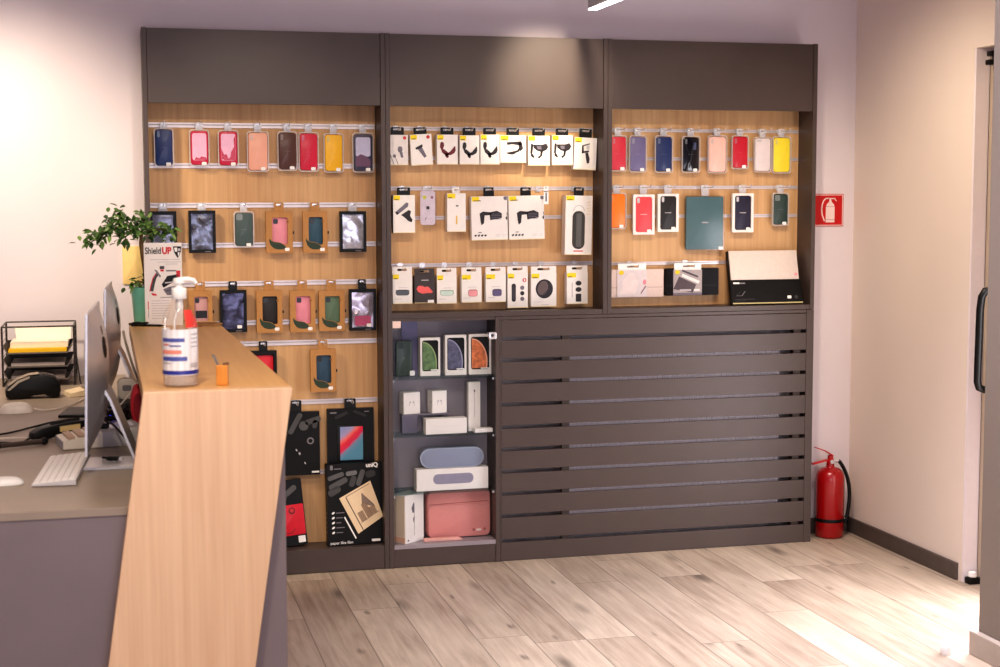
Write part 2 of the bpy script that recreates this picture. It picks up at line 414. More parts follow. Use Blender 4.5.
# ------------------------------------------------------------------ wall display units
Y0, YP = 6.315, 6.462
ZT, ZH = 2.298, 1.9945
def unit(name, label, x0, x1, z0, rails, shelf_z, cat='display unit', zh=ZH, side_w=.0205, rail_h=.021):
    r = thing(name, label, cat, (x0, Y0, 0))
    for a, b in ((x0, x0+side_w), (x1-side_w, x1)):
        W(MB().box(a+.0006, b-.0006, Y0, 6.482, z0, ZT, LAM).build('side_panel', smooth=False, bevel=.001), r)
    W(MB().box(x0+side_w, x1-side_w, Y0+.004, Y0+.022, zh, ZT-.002, LAM).build('header_panel', smooth=False, bevel=.001), r)
    W(MB().box(x0+side_w, x1-side_w, Y0+.022, 6.482, ZT-.02, ZT-.002, LAM).build('top_board', smooth=False), r)
    W(MB().box(x0+side_w, x1-side_w, YP, 6.48, shelf_z, ZT-.03, OAK).build('slat_panel', smooth=False), r)
    if z0 == 0:
        W(MB().box(x0+side_w, x1-side_w, Y0+.003, 6.48, 0.003, shelf_z, LAM).build('plinth', smooth=False, bevel=.001), r)
    else:
        W(MB().box(x0+side_w, x1-side_w, Y0+.002, 6.48, z0, shelf_z, LAM).build('bottom_shelf', smooth=False, bevel=.001), r)
    for z in rails:
        b = MB(); h = rail_h
        b.box(x0+side_w+.004, x1-side_w-.004, YP-.004, YP, z+h*.18, z+h/2, ALU)
        b.box(x0+side_w+.004, x1-side_w-.004, YP-.004, YP, z-h/2, z-h*.05, ALU)
        b.box(x0+side_w+.002, x1-side_w-.002, YP-.001, YP, z-h*.5, z+h*.5, LGREY)
        W(b.build('rail', smooth=False), r)
    return r
UL = unit('wall_display_unit', 'tall grey laminate wall unit with oak slat panel of phone cases, nearest the counter', .126, 1.1256, 0, [1.912,1.743,1.577,1.408,1.244,1.075,.985,.725,.415], .104)
UC = unit('wall_display_unit', 'grey laminate wall unit with oak slat panel above the glass display case', 1.1256, 2.1157, 1.09, [1.906,1.778,1.647,1.519,1.311], 1.112, rail_h=.017)
UR = unit('wall_display_unit', 'grey laminate wall unit with oak slat panel farthest right beside the fire sign', 2.1157, 3.1193, 1.09, [1.908,1.780,1.651,1.520,1.306], 1.112, rail_h=.015)
UNITS = {'l': UL, 'c': UC, 'r': UR}
_hooks = {}
def hook(u, x, zr, zrod, ln=.125):
    key = (round(zr-zrod, 4), ln)
    if key not in _hooks:
        b = MB(); d = zrod-zr
        b.slab(rr(0, -.002, .024, .026, .004), -.006, -.0035, CHROME)
        pts = [(0,-.004,d*.0)] if abs(d) < .002 else [(0,-.004,0),(0,-.009,d*.5)]
        pts += [(0,-.014,d),(0,-ln*.5,d-.001),(0,-ln+.01,d-.001),(0,-ln,d+.004),(0,-ln-.003,d+.013)]
        b.tube(pts, .0017, CHROME, 6)
        o = b.build('hook', u); _hooks[key] = o
    else:
        o = _hooks[key].copy(); C.objects.link(o); o.parent = u
    o.location = Vector((x, YP-.0005, zr))-u.location
    return o

# ------------------------------------------------------------------ packages
def tab(t, w, h, hz, m, tw=.034, y=.006):
    """hang tab of height from the package top to just over the hook rod; hz = rod height above the thing's base"""
    top = hz+.011; bot = h-.003
    if top-bot < .02: bot = top-.02
    cz = (top+bot)/2
    return MB().ring(rr(0, cz, tw, top-bot, .005), rr(0, hz+.001, tw*.6, .0085, .004), y, y+.0012, m).build('hang_tab', t, smooth=False)
def sticker(t, x, z, y=-.0022, w=.02, h=.014):
    return MB().slab(rr(x, z, w, h, .004), y, y+.0006, STICK).build('price_sticker', t, smooth=False)
def col(name, rgb, **k): return M(name, rgb, **k)

def silicone(key, label, color, zr, yf, group, cam='l', stick=True, deco=None, camw=.2, back=None, rough=.45, text=LGREY):
    x, zb, w, h = G[key]
    t = thing('phone_case', label, 'phone case', (x, yf, zb), group=group)
    cw, chh = w*.86, h*.92
    m = M('case_'+'_'.join(map(str, color)), color, rough=rough, var=.03, coat=.15)
    cm = M('camera_'+'_'.join(map(str, color)), tuple(int(v*.5+90) for v in color), rough=.3, var=.05)
    b = MB().slab(rr(0, h*.5, cw, chh, .0125), .0005, .010, m, ch=.003)
    if cam == 'l': b.slab(rr(-cw/2+.0135, h*.5+chh/2-.019, .0115, .025, .0055), -.0004, .001, cm)
    elif cam == 'sq': b.slab(rr(-cw/2+.0185, h*.5+chh/2-.0185, .026, .027, .007), -.0004, .001, cm)
    elif cam == 'h': b.slab(rr(-cw/2+.018, h*.5+chh/2-.011, .026, .0105, .005), -.0004, .001, cm)
    if text: b.slab(rect(-cw*.17, h*.492, cw*.17, h*.502), -.0003, .0008, M('soft_'+'_'.join(map(str, color)), tuple(int(v*.7+60) for v in color), rough=.5))
    if deco: deco(b, cw, h, chh)
    b.build('case', t)
    tr = MB().ring(rr(0, h*.5, w, h, .013), rr(0, h*.5, w-.008, h-.008, .010), -.001, .0125, RIM)
    tr.slab(rr(0, h*.5, w-.004, h-.004, .012), .0118, .0126, CLEAR)
    tr.build('clear_tray', t)
    if stick: sticker(t, w*.22, h*.075)
    if back:
        bx = MB().slab(rr(.006, h*.49, w, h*.98, .013), .014, .022, CLEAR).build('rear_tray', t)
    tab(t, w, h, zr-zb, TABCLEAR, .03)
    hook(UNITS[key[0]], x, zr, zr)
    return t

def crumple(w, h, m, seed, parent, y=-.0004, name='window', nx=5, nz=8, amp=.007):
    rnd = random.Random(seed); vs = []; fs = []
    for j in range(nz+1):
        for i in range(nx+1):
            e = 0 if i in (0, nx) or j in (0, nz) else 1
            vs.append(((i/nx-.5)*w+e*rnd.uniform(-.3,.3)*w/nx, y+e*rnd.uniform(-amp, .0005), (j/nz-.5)*h+e*rnd.uniform(-.3,.3)*h/nz))
    for j in range(nz):
        for i in range(nx):
            a = j*(nx+1)+i
            if rnd.random() < .5: fs += [(a,a+1,a+nx+2),(a,a+nx+2,a+nx+1)]
            else: fs += [(a,a+1,a+nx+1),(a+1,a+nx+2,a+nx+1)]
    return MB().add(vs, fs, m)

def framed(key, label, inner, zr, yf, group, seed, stick=True, two=None, tabm=None):
    """black card frame box with a large window over a wrinkled shiny wrapper"""
    x, zb, w, h = G[key]
    t = thing('boxed_phone_case', label, 'boxed phone case', (x, yf, zb), group=group)
    b = MB().ring(rect(-w/2, 0, w/2, h), rect(-w*.40, h*.075, w*.40, h*.925), -.001, .02, BLACK)
    b.slab(rect(-w/2+.001, .001, w/2-.001, h-.001), .0195, .021, BLACK)
    b.slab(rect(w*.08, h*.022, w*.3, h*.04), -.0014, -.0009, MGREY)
    b.build('box', t, smooth=False)
    foil = M('wrapper_'+'_'.join(map(str, inner)), inner, rough=.22, metal=.6, var=.2, scale=40)
    c = crumple(w*.84, h*.88, foil, seed, t, y=.0085)
    o = c.build('wrapper', t, fix=False); o.location = (0, 0, h*.5)
    o.data.set_sharp_from_angle(angle=math.radians(25))
    if two:
        m2 = M('case_'+'_'.join(map(str, two)), two, rough=.25, var=.1)
        o2 = MB().slab(rr(0, 0, w*.6, h*.24, .008), .0, .0015, m2).build('case_print', t); o2.location = (0, 0, h*.24)
    wd = MB().slab(rr(0, 0, w*.6, h*.72, .01), .0035, .0055, M('inner_case', (46,46,54), rough=.18, var=.1)).build('case', t); wd.location = (0, .0075, h*.5)
    if stick: sticker(t, w*.22, h*.13, -.003)
    tab(t, w, h, zr-zb, tabm or BLACKP, .036, y=.012)
    hook(UNITS[key[0]], x, zr, zr)
    return t

def kraft(key, label, color, zr, yf, group, band=None, zoff=0):
    x, zb, w, h = G[key]
    t = thing('kraft_box', label, 'boxed phone case', (x, yf, zb), group=group)
    bw = w*.96
    b = MB()
    win = rr(w*.02, h*.53, w*.56, h*.66, .008)
    b.ring(rr(0, h*.5, bw, h, .003), win, -.001, .018, KRAFT)
    b.slab(rr(0, h*.5, bw-.001, h-.001, .003), .0175, .019, KRAFTD)
    # leaf printed over the lower left of the window, with a pale line
    lf = [(-.36,.36),(-.30,.30),(-.2,.265),(-.06,.255),(.06,.235),(.18,.185),(.26,.115),(.18,.10),(.06,.085),(-.1,.09),(-.22,.12),(-.32,.19),(-.37,.29)]
    if band is None:
        b.slab([(a*w, z*h) for a, z in lf][::-1], -.0016, -.0009, LEAF)
        for i in range(6):
            (a0, z0), (a1, z1) = lf[i], lf[i+1]
            b.slab(bar(a0*w, z0*h+.001, a1*w, z1*h+.001, .0016), -.0018, -.0009, KRAFT)
    b.slab(ell(w*.3, h*.76, w*.045, w*.045), -.0014, -.0009, KRAFTD)
    b.build('box', t, smooth=False)
    m = M('ecocase_'+'_'.join(map(str, color)), color, rough=.5, var=.05)
    cm = M('camera_eco', (30,28,30), rough=.3)
    cc = MB().slab(rr(w*.02, h*.53, w*.56, h*.66, .008), .0075, .014, m, ch=.002)
    cc.slab(rr(-w*.13, h*.765, w*.17, h*.115, .005), .0066, .008, cm)
    if band:
        cc.slab(rect(-w*.2, h*.34, w*.26, h*.52), .0066, .0078, M('blackband', (26,24,26), rough=.4))
    cc.build('phone_case', t)
    MB().slab(rr(bw/2+.003, h*.49, .007, .013, .003), .004, .009, BLACKP).build('side_clip', t)
    sticker(t, w*.27, h*.085)
    tab(t, w, h, zr-zb, KRAFT, .04, y=.006)
    hook(UNITS[key[0]], x, zr, zr)
    return t

gl1 = 'cases on the top row of the left unit'
gl2 = 'cases on the second row of the left unit'
gl3 = 'cases on the third row of the left unit'
y1 = 6.425
def pink_glare(b, cw, h, chh):
    pk = M('pink_reflection', (236,180,204), rough=.25, coat=.3)
    b.slab(rr(.0, h*.53, cw*.82, chh*.80, .009), -.0004, .001, pk)  # reflection on the clear tray, put into the colour as a pink panel
    cr = M('crimson_reflection_gap', (190,20,62), rough=.25, coat=.3)
    b.slab([(-cw*.3,h*.17),(cw*.38,h*.17),(cw*.38,h*.24),(cw*.1,h*.27),(0,h*.22),(-cw*.2,h*.25)], -.0008, .001, cr)  # case colour showing past the painted reflection
def pink_glare_wavy(b, cw, h, chh):
    pink_glare(b, cw, h, chh)
    cr = M('crimson_reflection_gap', (190,20,62))
    b.slab([(cw*.1,h*.24),(cw*.4,h*.2),(cw*.4,h*.86),(cw*.3,h*.75),(cw*.32,h*.55),(cw*.15,h*.4)], -.0009, .001, cr)  # more case colour left showing, so the painted reflection looks wavy
    b.slab([(-cw*.40,h*.2),(0,h*.2),(-cw*.1,h*.34),(-cw*.25,h*.33),(-cw*.40,h*.5)], -.0009, .001, cr)
def lilac_glare(b, cw, h, chh):
    b.slab(rr(0, h*.64, cw*.8, chh*.52, .008), -.0004, .001, M('lilac_reflection', (190,186,214), rough=.2, coat=.3))  # tray reflection painted onto the dark case in pale lilac
    b.slab([(-cw*.4,h*.15),(cw*.4,h*.15),(cw*.4,h*.32),(cw*.1,h*.42),(-cw*.15,h*.46),(-cw*.4,h*.38)], -.0008, .001, M('plum_reflection', (104,60,92), rough=.3))  # lower, duller part of the same painted reflection
silicone('la0', 'navy blue phone case in clear tray, top row, nearest the left edge', (28,52,108), 1.912, y1, gl1, back=True)
silicone('la1', 'crimson case with a broad pink reflection painted on, second in the top row', (200,24,72), 1.912, y1, gl1, cam=None, deco=pink_glare, text=None)
silicone('la2', 'crimson case with a wavy pink reflection painted on, third in the top row', (196,20,66), 1.912, y1, gl1, cam=None, deco=pink_glare_wavy, text=None)
silicone('la3', 'peach pink phone case in clear tray between crimson and brown cases', (238,174,150), 1.912, y1, gl1)
silicone('la4', 'dark brown leather look phone case in clear tray', (84,46,36), 1.912, y1, gl1, back=True)
silicone('la5', 'bright crimson plain phone case beside the brown one on the left unit', (206,18,60), 1.912, y1, gl1)
silicone('la6', 'mustard yellow phone case in clear tray on the left unit', (240,182,20), 1.912, y1, gl1)
silicone('la7', 'navy phone case with a painted lilac reflection at the right end of the top row', (64,62,86), 1.912, y1, gl1, cam=None, deco=lilac_glare, text=None)
framed('lb0', 'black framed phone case box half hidden by the plant leaves', (120,122,138), 1.577, y1, gl2, 3, stick=False, tabm=TABCLEAR)
framed('lb1', 'black framed phone case box with grey wrapper, second in the second row', (112,116,134), 1.577, y1, gl2, 5, stick=False, tabm=TABCLEAR)
silicone('lb2', 'dark green phone case in clear tray with square camera cutout, left unit', (70,88,86), 1.577, y1, gl2, cam='sq')
kraft('lb3', 'brown kraft box with pink phone case, in the second row under the peach case', (226,146,160), 1.577, y1, gl2)
kraft('lb4', 'brown kraft box with teal phone case in the second row', (44,80,98), 1.577, y1, gl2)
framed('lb5', 'black framed phone case box with bright silver wrapper, right end of second row', (200,200,212), 1.577, y1, gl2, 9, stick=False, tabm=TABCLEAR)
kraft('lc0', 'brown kraft box behind the sanitizer bottle', (196,150,150), 1.244, y1, gl3, band=True)
framed('lc1', 'black framed box with dark violet wrapper, in the third row', (78,78,104), 1.244, y1, gl3, 12)
kraft('lc2', 'brown kraft box with black phone case', (34,31,32), 1.244, y1, gl3)
kraft('lc3', 'brown kraft box with pink phone case in the third row beside the green one', (222,140,156), 1.244, y1, gl3)
kraft('lc4', 'brown kraft box with sage green phone case', (92,116,92), 1.244, y1, gl3)
framed('lc5', 'black framed box with silver and crimson wrapper, right end of the third row', (188,180,196), 1.244, y1, gl3, 17, two=(176,52,96))
# row 4
x, zb, w, h = G['ld0']
t = thing('boxed_phone_case', 'black box with red window partly hidden behind the counter top', 'boxed phone case', (x, y1, zb))
MB().ring(rect(-w/2,0,w/2,h), rect(-w*.36,h*.1,w*.38,h*.9), -.001, .02, BLACK).slab(rect(-w/2+.001,.001,w/2-.001,h-.001), .0195, .021, BLACK).build('box', t, smooth=False)
MB().slab(rr(w*.01,h*.5,w*.72,h*.78,.008), .006, .012, M('red_case', (214,24,44), rough=.35), ch=.002).slab(rr(-w*.15,h*.76,w*.2,h*.12,.006), .005, .007, REDP).build('phone_case', t)
tab(t, w, h, .985-zb, BLACKP, .036, y=.012); hook(UL, x, .985, .985)
kraft('ld1', 'brown kraft box with teal phone case hanging alone in the fourth row', (42,72,94), .985, y1, None)

# ---- tablet case boxes low in the left unit
def blobs(b, pts, w, h, y=-.0014):
    for (a, z, ww, hh, rot, g) in pts:
        m = M('camo_%d' % g, (g, g-1, g-2), rough=.45, var=.1)
        c, s = math.cos(rot), math.sin(rot)
        o = rr(0, 0, ww*w, hh*w, min(ww, hh)*w*.45)
        b.slab([(a*w+px*c-pz*s, z*h+px*s+pz*c) for px, pz in o], y, y+.0006, m)
gt = 'tablet case boxes in the left unit'
x, zb, w, h = G['le0']
t = thing('tablet_case_box', 'black tablet case box with grey shapes hanging lower left beside the counter', 'tablet case box', (x, 6.425, zb), group=gt)
b = MB().box(-w/2, w/2, 0, .024, 0, h, BLACK)
blobs(b, [(-.02,.82,.5,.11,1.05,78),(.36,.86,.34,.12,.3,70),(.40,.80,.18,.1,1.4,64),(.16,.78,.2,.2,0,82),(-.3,.86,.2,.26,0,60)], w, h)
b.slab(ell(.30*w, .54*h, .075*w, .075*w), -.0012, 0, MGREY).slab(ell(.30*w, .54*h, .045*w, .045*w), -.0016, 0, BLACK)
for a, z in ((.0,.40),(.07,.35),(.06,.34),(.18,.19)): b.slab(ell(a*w, z*h, .014*w, .03*w, .5), -.0012, 0, LGREY)
b.slab(rect(.32*w,.03*h,.48*w,.06*h), -.0012, 0, STICK)
b.build('box', t, smooth=False); tab(t, w, h, .725-zb, BLACKP, .05, y=.01); hook(UL, x, .725, .725)
x, zb, w, h = G['le1']
t = thing('tablet_case_box', 'black box showing a tablet with red and blue screen', 'tablet case box', (x, 6.425, zb), group=gt)
b = MB().box(-w/2, w/2, 0, .024, 0, h, BLACK)
blobs(b, [(-.2,.9,.3,.07,.4,36),(.2,.92,.3,.06,-.4,34)], w, h)
b.slab(rect(-.44*w,.93*h,-.3*w,.95*h), -.0012, 0, MGREY).slab(rect(.3*w,.94*h,.4*w,.955*h), -.0012, 0, MGREY)
b.build('box', t, smooth=False)
SCR = bpy.data.materials.new('screen_swirl'); SCR.use_nodes = True
nt = SCR.node_tree; bs = nt.nodes['Principled BSDF']; tc = nt.nodes.new('ShaderNodeTexCoord'); mp = nt.nodes.new('ShaderNodeMapping')
mp.inputs['Rotation'].default_value = (0, .55, 0); wv = nt.nodes.new('ShaderNodeSeparateXYZ'); rp = nt.nodes.new('ShaderNodeValToRGB')
nzz = nt.nodes.new('ShaderNodeTexNoise'); nzz.inputs['Scale'].default_value = 1.4
mx = nt.nodes.new('ShaderNodeMath'); mx.operation = 'MULTIPLY_ADD'; mx.inputs[1].default_value = .35
nt.links.new(tc.outputs['Generated'], mp.inputs['Vector']); nt.links.new(mp.outputs[0], wv.inputs[0]); nt.links.new(tc.outputs['Generated'], nzz.inputs['Vector'])
nt.links.new(nzz.outputs['Fac'], mx.inputs[0]); nt.links.new(wv.outputs['Z'], mx.inputs[2]); nt.links.new(mx.outputs[0], rp.inputs['Fac'])
els = rp.color_ramp.elements; els[0].position = .10; els[0].color = srgb((90,150,178))+(1,); els[1].position = .95; els[1].color = srgb((132,150,196))+(1,)
for p_, c_ in ((.26,(120,150,180)),(.36,(222,30,84)),(.52,(236,36,62)),(.62,(244,120,110)),(.74,(170,160,200))):
    e_ = els.new(p_); e_.color = srgb(c_)+(1,)
nt.links.new(rp.outputs['Color'], bs.inputs['Base Color']); bs.inputs['Roughness'].default_value = .25
tb = MB().slab(rr(-.005*w, .46*h, .58*w, .56*h, .006), -.003, 0, BLACKP, ch=.001).build('tablet', t)
MB().slab(rect(-.23*w, .2*h, .26*w, .72*h), -.0036, -.0028, SCR).build('screen', tb, smooth=False)
tab(t, w, h, .725-zb, BLACKP, .05, y=.01); hook(UL, x, .725, .725)
# red tablet folio box, leaning on the panel
x, zb, w, h = G['le2']
t = thing('tablet_case_box', 'black box with red tablet folio standing on the bottom shelf beside the counter', 'tablet case box', (x, 6.385, .1045), (-.10, math.radians(-4.5), math.radians(4)), gt)
b = MB().box(-w/2, w/2, 0, .026, 0.004, h, BLACK)
blobs(b, [(-.1,.9,.3,.16,.6,80),(.2,.84,.36,.14,.6,86),(.0,.76,.2,.2,0,76)], w, h)
b.slab(rect(.28*w,.05*h,.46*w,.15*h), -.0012, 0, STICK)
b.build('box', t, smooth=False)
fo = MB().slab(rr(.12*w, .40*h, .72*w, .46*h, .006), -.006, 0, M('red_folio', (208,22,46), rough=.4, var=.06), ch=.002)
fo.slab(ell(.18*w, .54*h, .085*w, .085*w), -.0066, -.005, M('dark_red', (120,10,28), rough=.4)).slab(ell(.18*w,.545*h,.05*w,.05*w), -.0072, -.005, REDP)
for i in range(7):
    a0 = PI*(1.0+i/7*.9); a1 = PI*(1.0+(i+1)/7*.9)
    fo.slab(bar(.06*w+.16*w*math.cos(a0), .3*h+.16*w*math.sin(a0), .06*w+.16*w*math.cos(a1), .3*h+.16*w*math.sin(a1), .003), -.0066, -.005, M('dark_red', (120,10,28)))
fo.build('folio', t)
# big drawing film box
x, zb, w, h = G['le3']
t = thing('tablet_film_box', 'large black box with a cream architectural sketch, standing on the bottom shelf', 'screen film box', (x, 6.359, .1045), (-.05, 0, math.radians(3)), gt)
b = MB().box(-w/2, w/2, 0, .042, 0.003, h, BLACK)
blobs(b, [(-.34,.85,.30,.08,.3,92),(-.3,.76,.36,.10,.45,84),(-.37,.67,.24,.12,.5,70),(-.06,.88,.2,.08,.1,112),(.10,.82,.09,.30,-.35,84),(.28,.86,.18,.12,.2,50),(-.04,.78,.10,.2,-.35,64)], w, h)
for i, z in enumerate((.405,.345,.285,.225,.165)):
    b.slab(ell(-.40*w, z*h, .03*w, .018*w, .6), -.0012, 0, STICK); b.slab(rect(-.35*w, z*h-.002, (-.2-.03*(i % 3))*w, z*h+.0015), -.0012, 0, MGREY)
    b.add([(-w/2-.0005, .014, z*h-.004),(-w/2-.0005,.032,z*h-.004),(-w/2-.0005,.032,z*h+.004),(-w/2-.0005,.014,z*h+.004)], [(0,1,2,3)], MGREY)
b.slab(rr(.36*w,.045*h,.16*w,.03*h,.004), -.0012, 0, STICK)
b.build('box', t, smooth=False)
rot = .47; sk = MB(); CR = M('sketch_cream', (234,208,172), rough=.6, var=.03)
def rp_(pts): return [(.17*w+px*math.cos(rot)-pz*math.sin(rot), .46*h+px*math.sin(rot)+pz*math.cos(rot)) for px, pz in pts]
def clipx(pts): return [(min(px, w*.497), pz) for px, pz in pts]
sk.slab(clipx(rp_(rect(-.33*w,-.25*h,.30*w,.25*h))), -.0016, 0, CR)
LN = M('sketch_line', (92,72,66), rough=.6)
sk.slab(rp_(bar(-.22*w,-.24*h,-.22*w,.22*h,.004)), -.0021, -.0012, LN)
sk.slab(rp_(bar(-.22*w,.225*h,.26*w,.225*h,.002)), -.0021, -.0012, LN)
for (a,z0,z1,ww) in ((-.12,-.15,-.02,.10),(-.0,-.14,.05,.09),(.1,-.13,-.03,.1)):
    sk.slab(rp_(rect((a-ww/2)*w, z0*h, (a+ww/2)*w, z1*h)), -.002, -.0012, M('sketch_shade', (170,142,116), rough=.6))
    for k in range(4): sk.slab(rp_(bar((a-ww/2+ww*k/3)*w, z0*h, (a-ww/2+ww*k/3)*w, z1*h, .0012)), -.0024, -.0012, LN)
sk.slab(rp_([(-.02*w,.05*h),(.16*w,-.06*h),(.16*w,-.02*h),(.06*w,.17*h)]), -.002, -.0012, M('sketch_grey', (142,124,112), rough=.6))
sk.slab(rp_(bar(-.02*w,.05*h,.06*w,.17*h,.0014)), -.0026, -.0012, LN).slab(rp_(bar(.06*w,.17*h,.16*w,-.05*h,.0014)), -.0026, -.0012, LN)
sk.slab(rp_(bar(-.2*w,-.15*h,.2*w,-.13*h,.0014)), -.0026, -.0012, LN)
sk.build('sketch_print', t, smooth=False)
MB().slab(bar(-.2*w, .35*h, -.0*w, .08*h, .006), -.0018, 0, STICK).build('stylus_print', t, smooth=False)
lettering('uniQ', .026, (.20*w, -.0012, .945*h), STICK, t, sx=1.0, weight=.0012)
MB().slab(rect(-.44*w,.93*h,-.39*w,.985*h), -.0012, .0001, MGREY).slab(rect(-.37*w,.935*h,-.24*w,.945*h), -.0012, .0001, MGREY).build('corner_mark', t, smooth=False)
lettering('paper like film', .0175, (-.46*w, -.0012, .022*h), STICK, t, weight=.0001)
# ------------------------------------------------------------------ centre unit: boxed accessories
INK = M('product_ink', (40,34,40), rough=.45, var=.12)
INKG = M('product_ink_grey', (116,110,122), rough=.45, var=.1)
INKR = M('product_ink_maroon', (112,34,44), rough=.45, var=.1)
def scaled(poly, w, h): return [(max(-.49, min(.49, a*1.13))*w, max(.01, min(.99, .5+(z-.5)*1.1))*h) for a, z in poly]
def holder_art(b, w, h, ink):      # cradle with two side arms
    for p in ([(-.3,.70),(-.24,.74),(-.16,.71),(-.14,.62),(-.2,.50),(-.26,.48),(-.32,.58)], [(-.26,.49),(-.16,.52),(-.02,.44),(.06,.38),(.06,.34),(-.04,.30),(-.14,.36),(-.24,.42)],
              [(.02,.40),(.12,.44),(.30,.60),(.34,.60),(.35,.48),(.3,.40),(.16,.34),(.04,.33)], [(-.12,.40),(.02,.38),(.06,.28),(-.0,.24),(-.08,.28)]):
        b.slab(scaled(p[::-1], w, h), -.0013, 0, ink)
def clamp_art(b, w, h, ink):
    for p in ([(-.22,.72),(.26,.76),(.30,.70),(.28,.62),(-.04,.66),(-.2,.64)], [(.18,.72),(.30,.70),(.34,.52),(.26,.44),(.14,.46),(.2,.54)], [(-.24,.38),(.06,.44),(.08,.36),(-.02,.32),(-.16,.33)], [(.05,.44),(.2,.48),(.2,.42),(.06,.37)]):
        b.slab(scaled(p[::-1], w, h), -.0013, 0, ink)
def dash_art(b, w, h, ink):
    for p in ([(-.34,.70),(-.28,.72),(-.24,.66),(-.28,.40),(-.36,.42)], [(-.24,.68),(.12,.68),(.3,.72),(.38,.62),(.3,.52),(.12,.46),(-.08,.50),(-.22,.58)], [(.06,.48),(.16,.50),(.12,.34),(.0,.26),(-.06,.30),(.04,.36)], [(-.34,.42),(-.26,.40),(-.18,.30),(-.24,.28),(-.34,.34)]):
        b.slab(scaled(p[::-1], w, h), -.0013, 0, ink)
    b.slab(scaled([(-.1,.64),(.08,.64),(.1,.54),(-.06,.54)][::-1], w, h), -.0016, 0, INKG)
def vent_art(b, w, h, ink):
    for p in ([(-.14,.74),(-.08,.72),(-.06,.52),(-.14,.50)], [(-.12,.56),(.14,.60),(.14,.55),(-.12,.51)], [(-.1,.74),(.16,.80),(.16,.77),(-.08,.71)], [(.0,.52),(.10,.54),(.18,.36),(.16,.24),(.08,.22),(.04,.34)]):
        b.slab(scaled(p[::-1], w, h), -.0013, 0, ink)
    b.slab(scaled(rect(.04,.62,.16,.74), w, h), -.0011, 0, LGREY)
def charger_art(b, w, h, ink):
    b.slab(scaled([(-.25,.56),(.04,.66),(.06,.60),(-.02,.54),(-.14,.52),(-.22,.51)][::-1], w, h), -.0013, 0, INK)
    b.slab(scaled([(-.18,.56),(.0,.62),(.2,.30),(.1,.26)][::-1], w, h), -.0012, 0, INKG)
def earcup_art(b, w, h, ink):
    b.slab(scaled(rr(.1, .52, .2, .18, .08), w, h), -.0013, 0, ink); b.slab(scaled([(.08,.44),(.2,.44),(.24,.28),(.14,.27)][::-1], w, h), -.0013, 0, ink)
    for a in (-.34, -.14):
        b.slab(scaled(ell(a, .32, .06, .05), w, h), -.0013, 0, INKG); b.slab(bar(a*w, .3*h, (a+.16)*w, .02*h, .0022), -.0013, 0, INKG)
def mount_art(b, w, h, ink):
    b.slab(scaled([(-.36,.54),(.1,.78),(.18,.76),(.16,.68),(-.28,.48)][::-1], w, h), -.0013, 0, INKG)
    b.slab(scaled([(-.36,.54),(-.3,.56),(-.2,.52),(-.28,.48)][::-1], w, h), -.0015, 0, INK)
    b.slab(scaled([(-.12,.48),(.2,.60),(.28,.56),(.24,.46),(.34,.36),(.3,.30),(.16,.34),(.02,.42)][::-1], w, h), -.0014, 0, INK)
def gimbal_art(b, w, h, ink):
    for p in ([(-.24,.60),(-.16,.64),(.06,.62),(.06,.57),(-.12,.56),(-.14,.40),(-.2,.36),(-.22,.44)], [(-.0,.62),(.18,.65),(.3,.60),(.3,.50),(.02,.46)], [(.42,.60),(.46,.62),(.47,.48),(.42,.45),(.39,.50),(.43,.54)]):
        b.slab(scaled(p[::-1], w, h), -.0013, 0, ink)
    for k in range(4): b.slab(scaled(rect(.04, .475+.035*k, .28, .485+.035*k), w, h), -.0016, 0, INKG)
    for a in (-.38, -.3, -.22, -.14): b.slab(scaled([(a,.15),(a+.05,.17),(a+.06,.14),(a+.02,.12)][::-1], w, h), -.0013, 0, ink)
    b.slab(scaled(rect(-.28,.2,-.2,.215), w, h), -.0013, 0, INKG)
    for a in (.14, .3): b.slab(scaled(rect(a,.12,a+.1,.126), w, h), -.0013, 0, LGREY); b.slab(scaled(rect(a,.15,a+.12,.156), w, h), -.0013, 0, LGREY)
    b.slab(scaled(ell(.4,.91,.05,.042), w, h), -.0013, 0, INKG)
def buds_art(rgb, wide):
    m = M('earbud_case_%d_%d_%d' % rgb, rgb, rough=.4, var=.06); d = M('earbud_edge_%d_%d_%d' % rgb, tuple(int(v*.75) for v in rgb), rough=.4)
    def f(b, w, h, ink):
        if wide: b.slab(rr(0, h*.38, w*.7, h*.19, w*.14), -.0013, 0, d); b.slab(rr(0, h*.375, w*.64, h*.155, w*.12), -.0016, 0, m); b.slab(rr(0, h*.455, w*.68, h*.02, .001), -.0018, 0, d)
        else: b.slab(rr(w*.06, h*.34, w*.46, h*.25, w*.1), -.0013, 0, d); b.slab(rr(w*.06, h*.335, w*.42, h*.22, w*.09), -.0016, 0, m); b.slab(rect(-w*.12,h*.42,w*.24,h*.43), -.0018, 0, d)
        b.slab(rect(-w*.2,h*.54,w*.25,h*.555), -.0012, 0, LGREY); b.slab(rect(-w*.4,h*.16,-w*.05,h*.175), -.0012, 0, LGREY)
    return f
def strap_art(b, w, h, ink):
    b.slab(rr(-w*.2, h*.44, w*.2, h*.52, w*.09), -.0013, 0, ink); b.slab(rr(-w*.2, h*.44, w*.1, h*.42, w*.05), -.0016, 0, M('strap_shade', (58,54,66), rough=.5))
    for z, m in ((.58,INKG),(.42,INK),(.26,INKG)): b.slab(ell(w*.22, z*h, w*.1, w*.1), -.0013, 0, m)
    b.slab(rr(w*.33, h*.80, w*.17, h*.10, .003), -.0013, 0, REDP); b.slab(rr(w*.33, h*.80, w*.07, h*.06, .002), -.0016, 0, STICK)
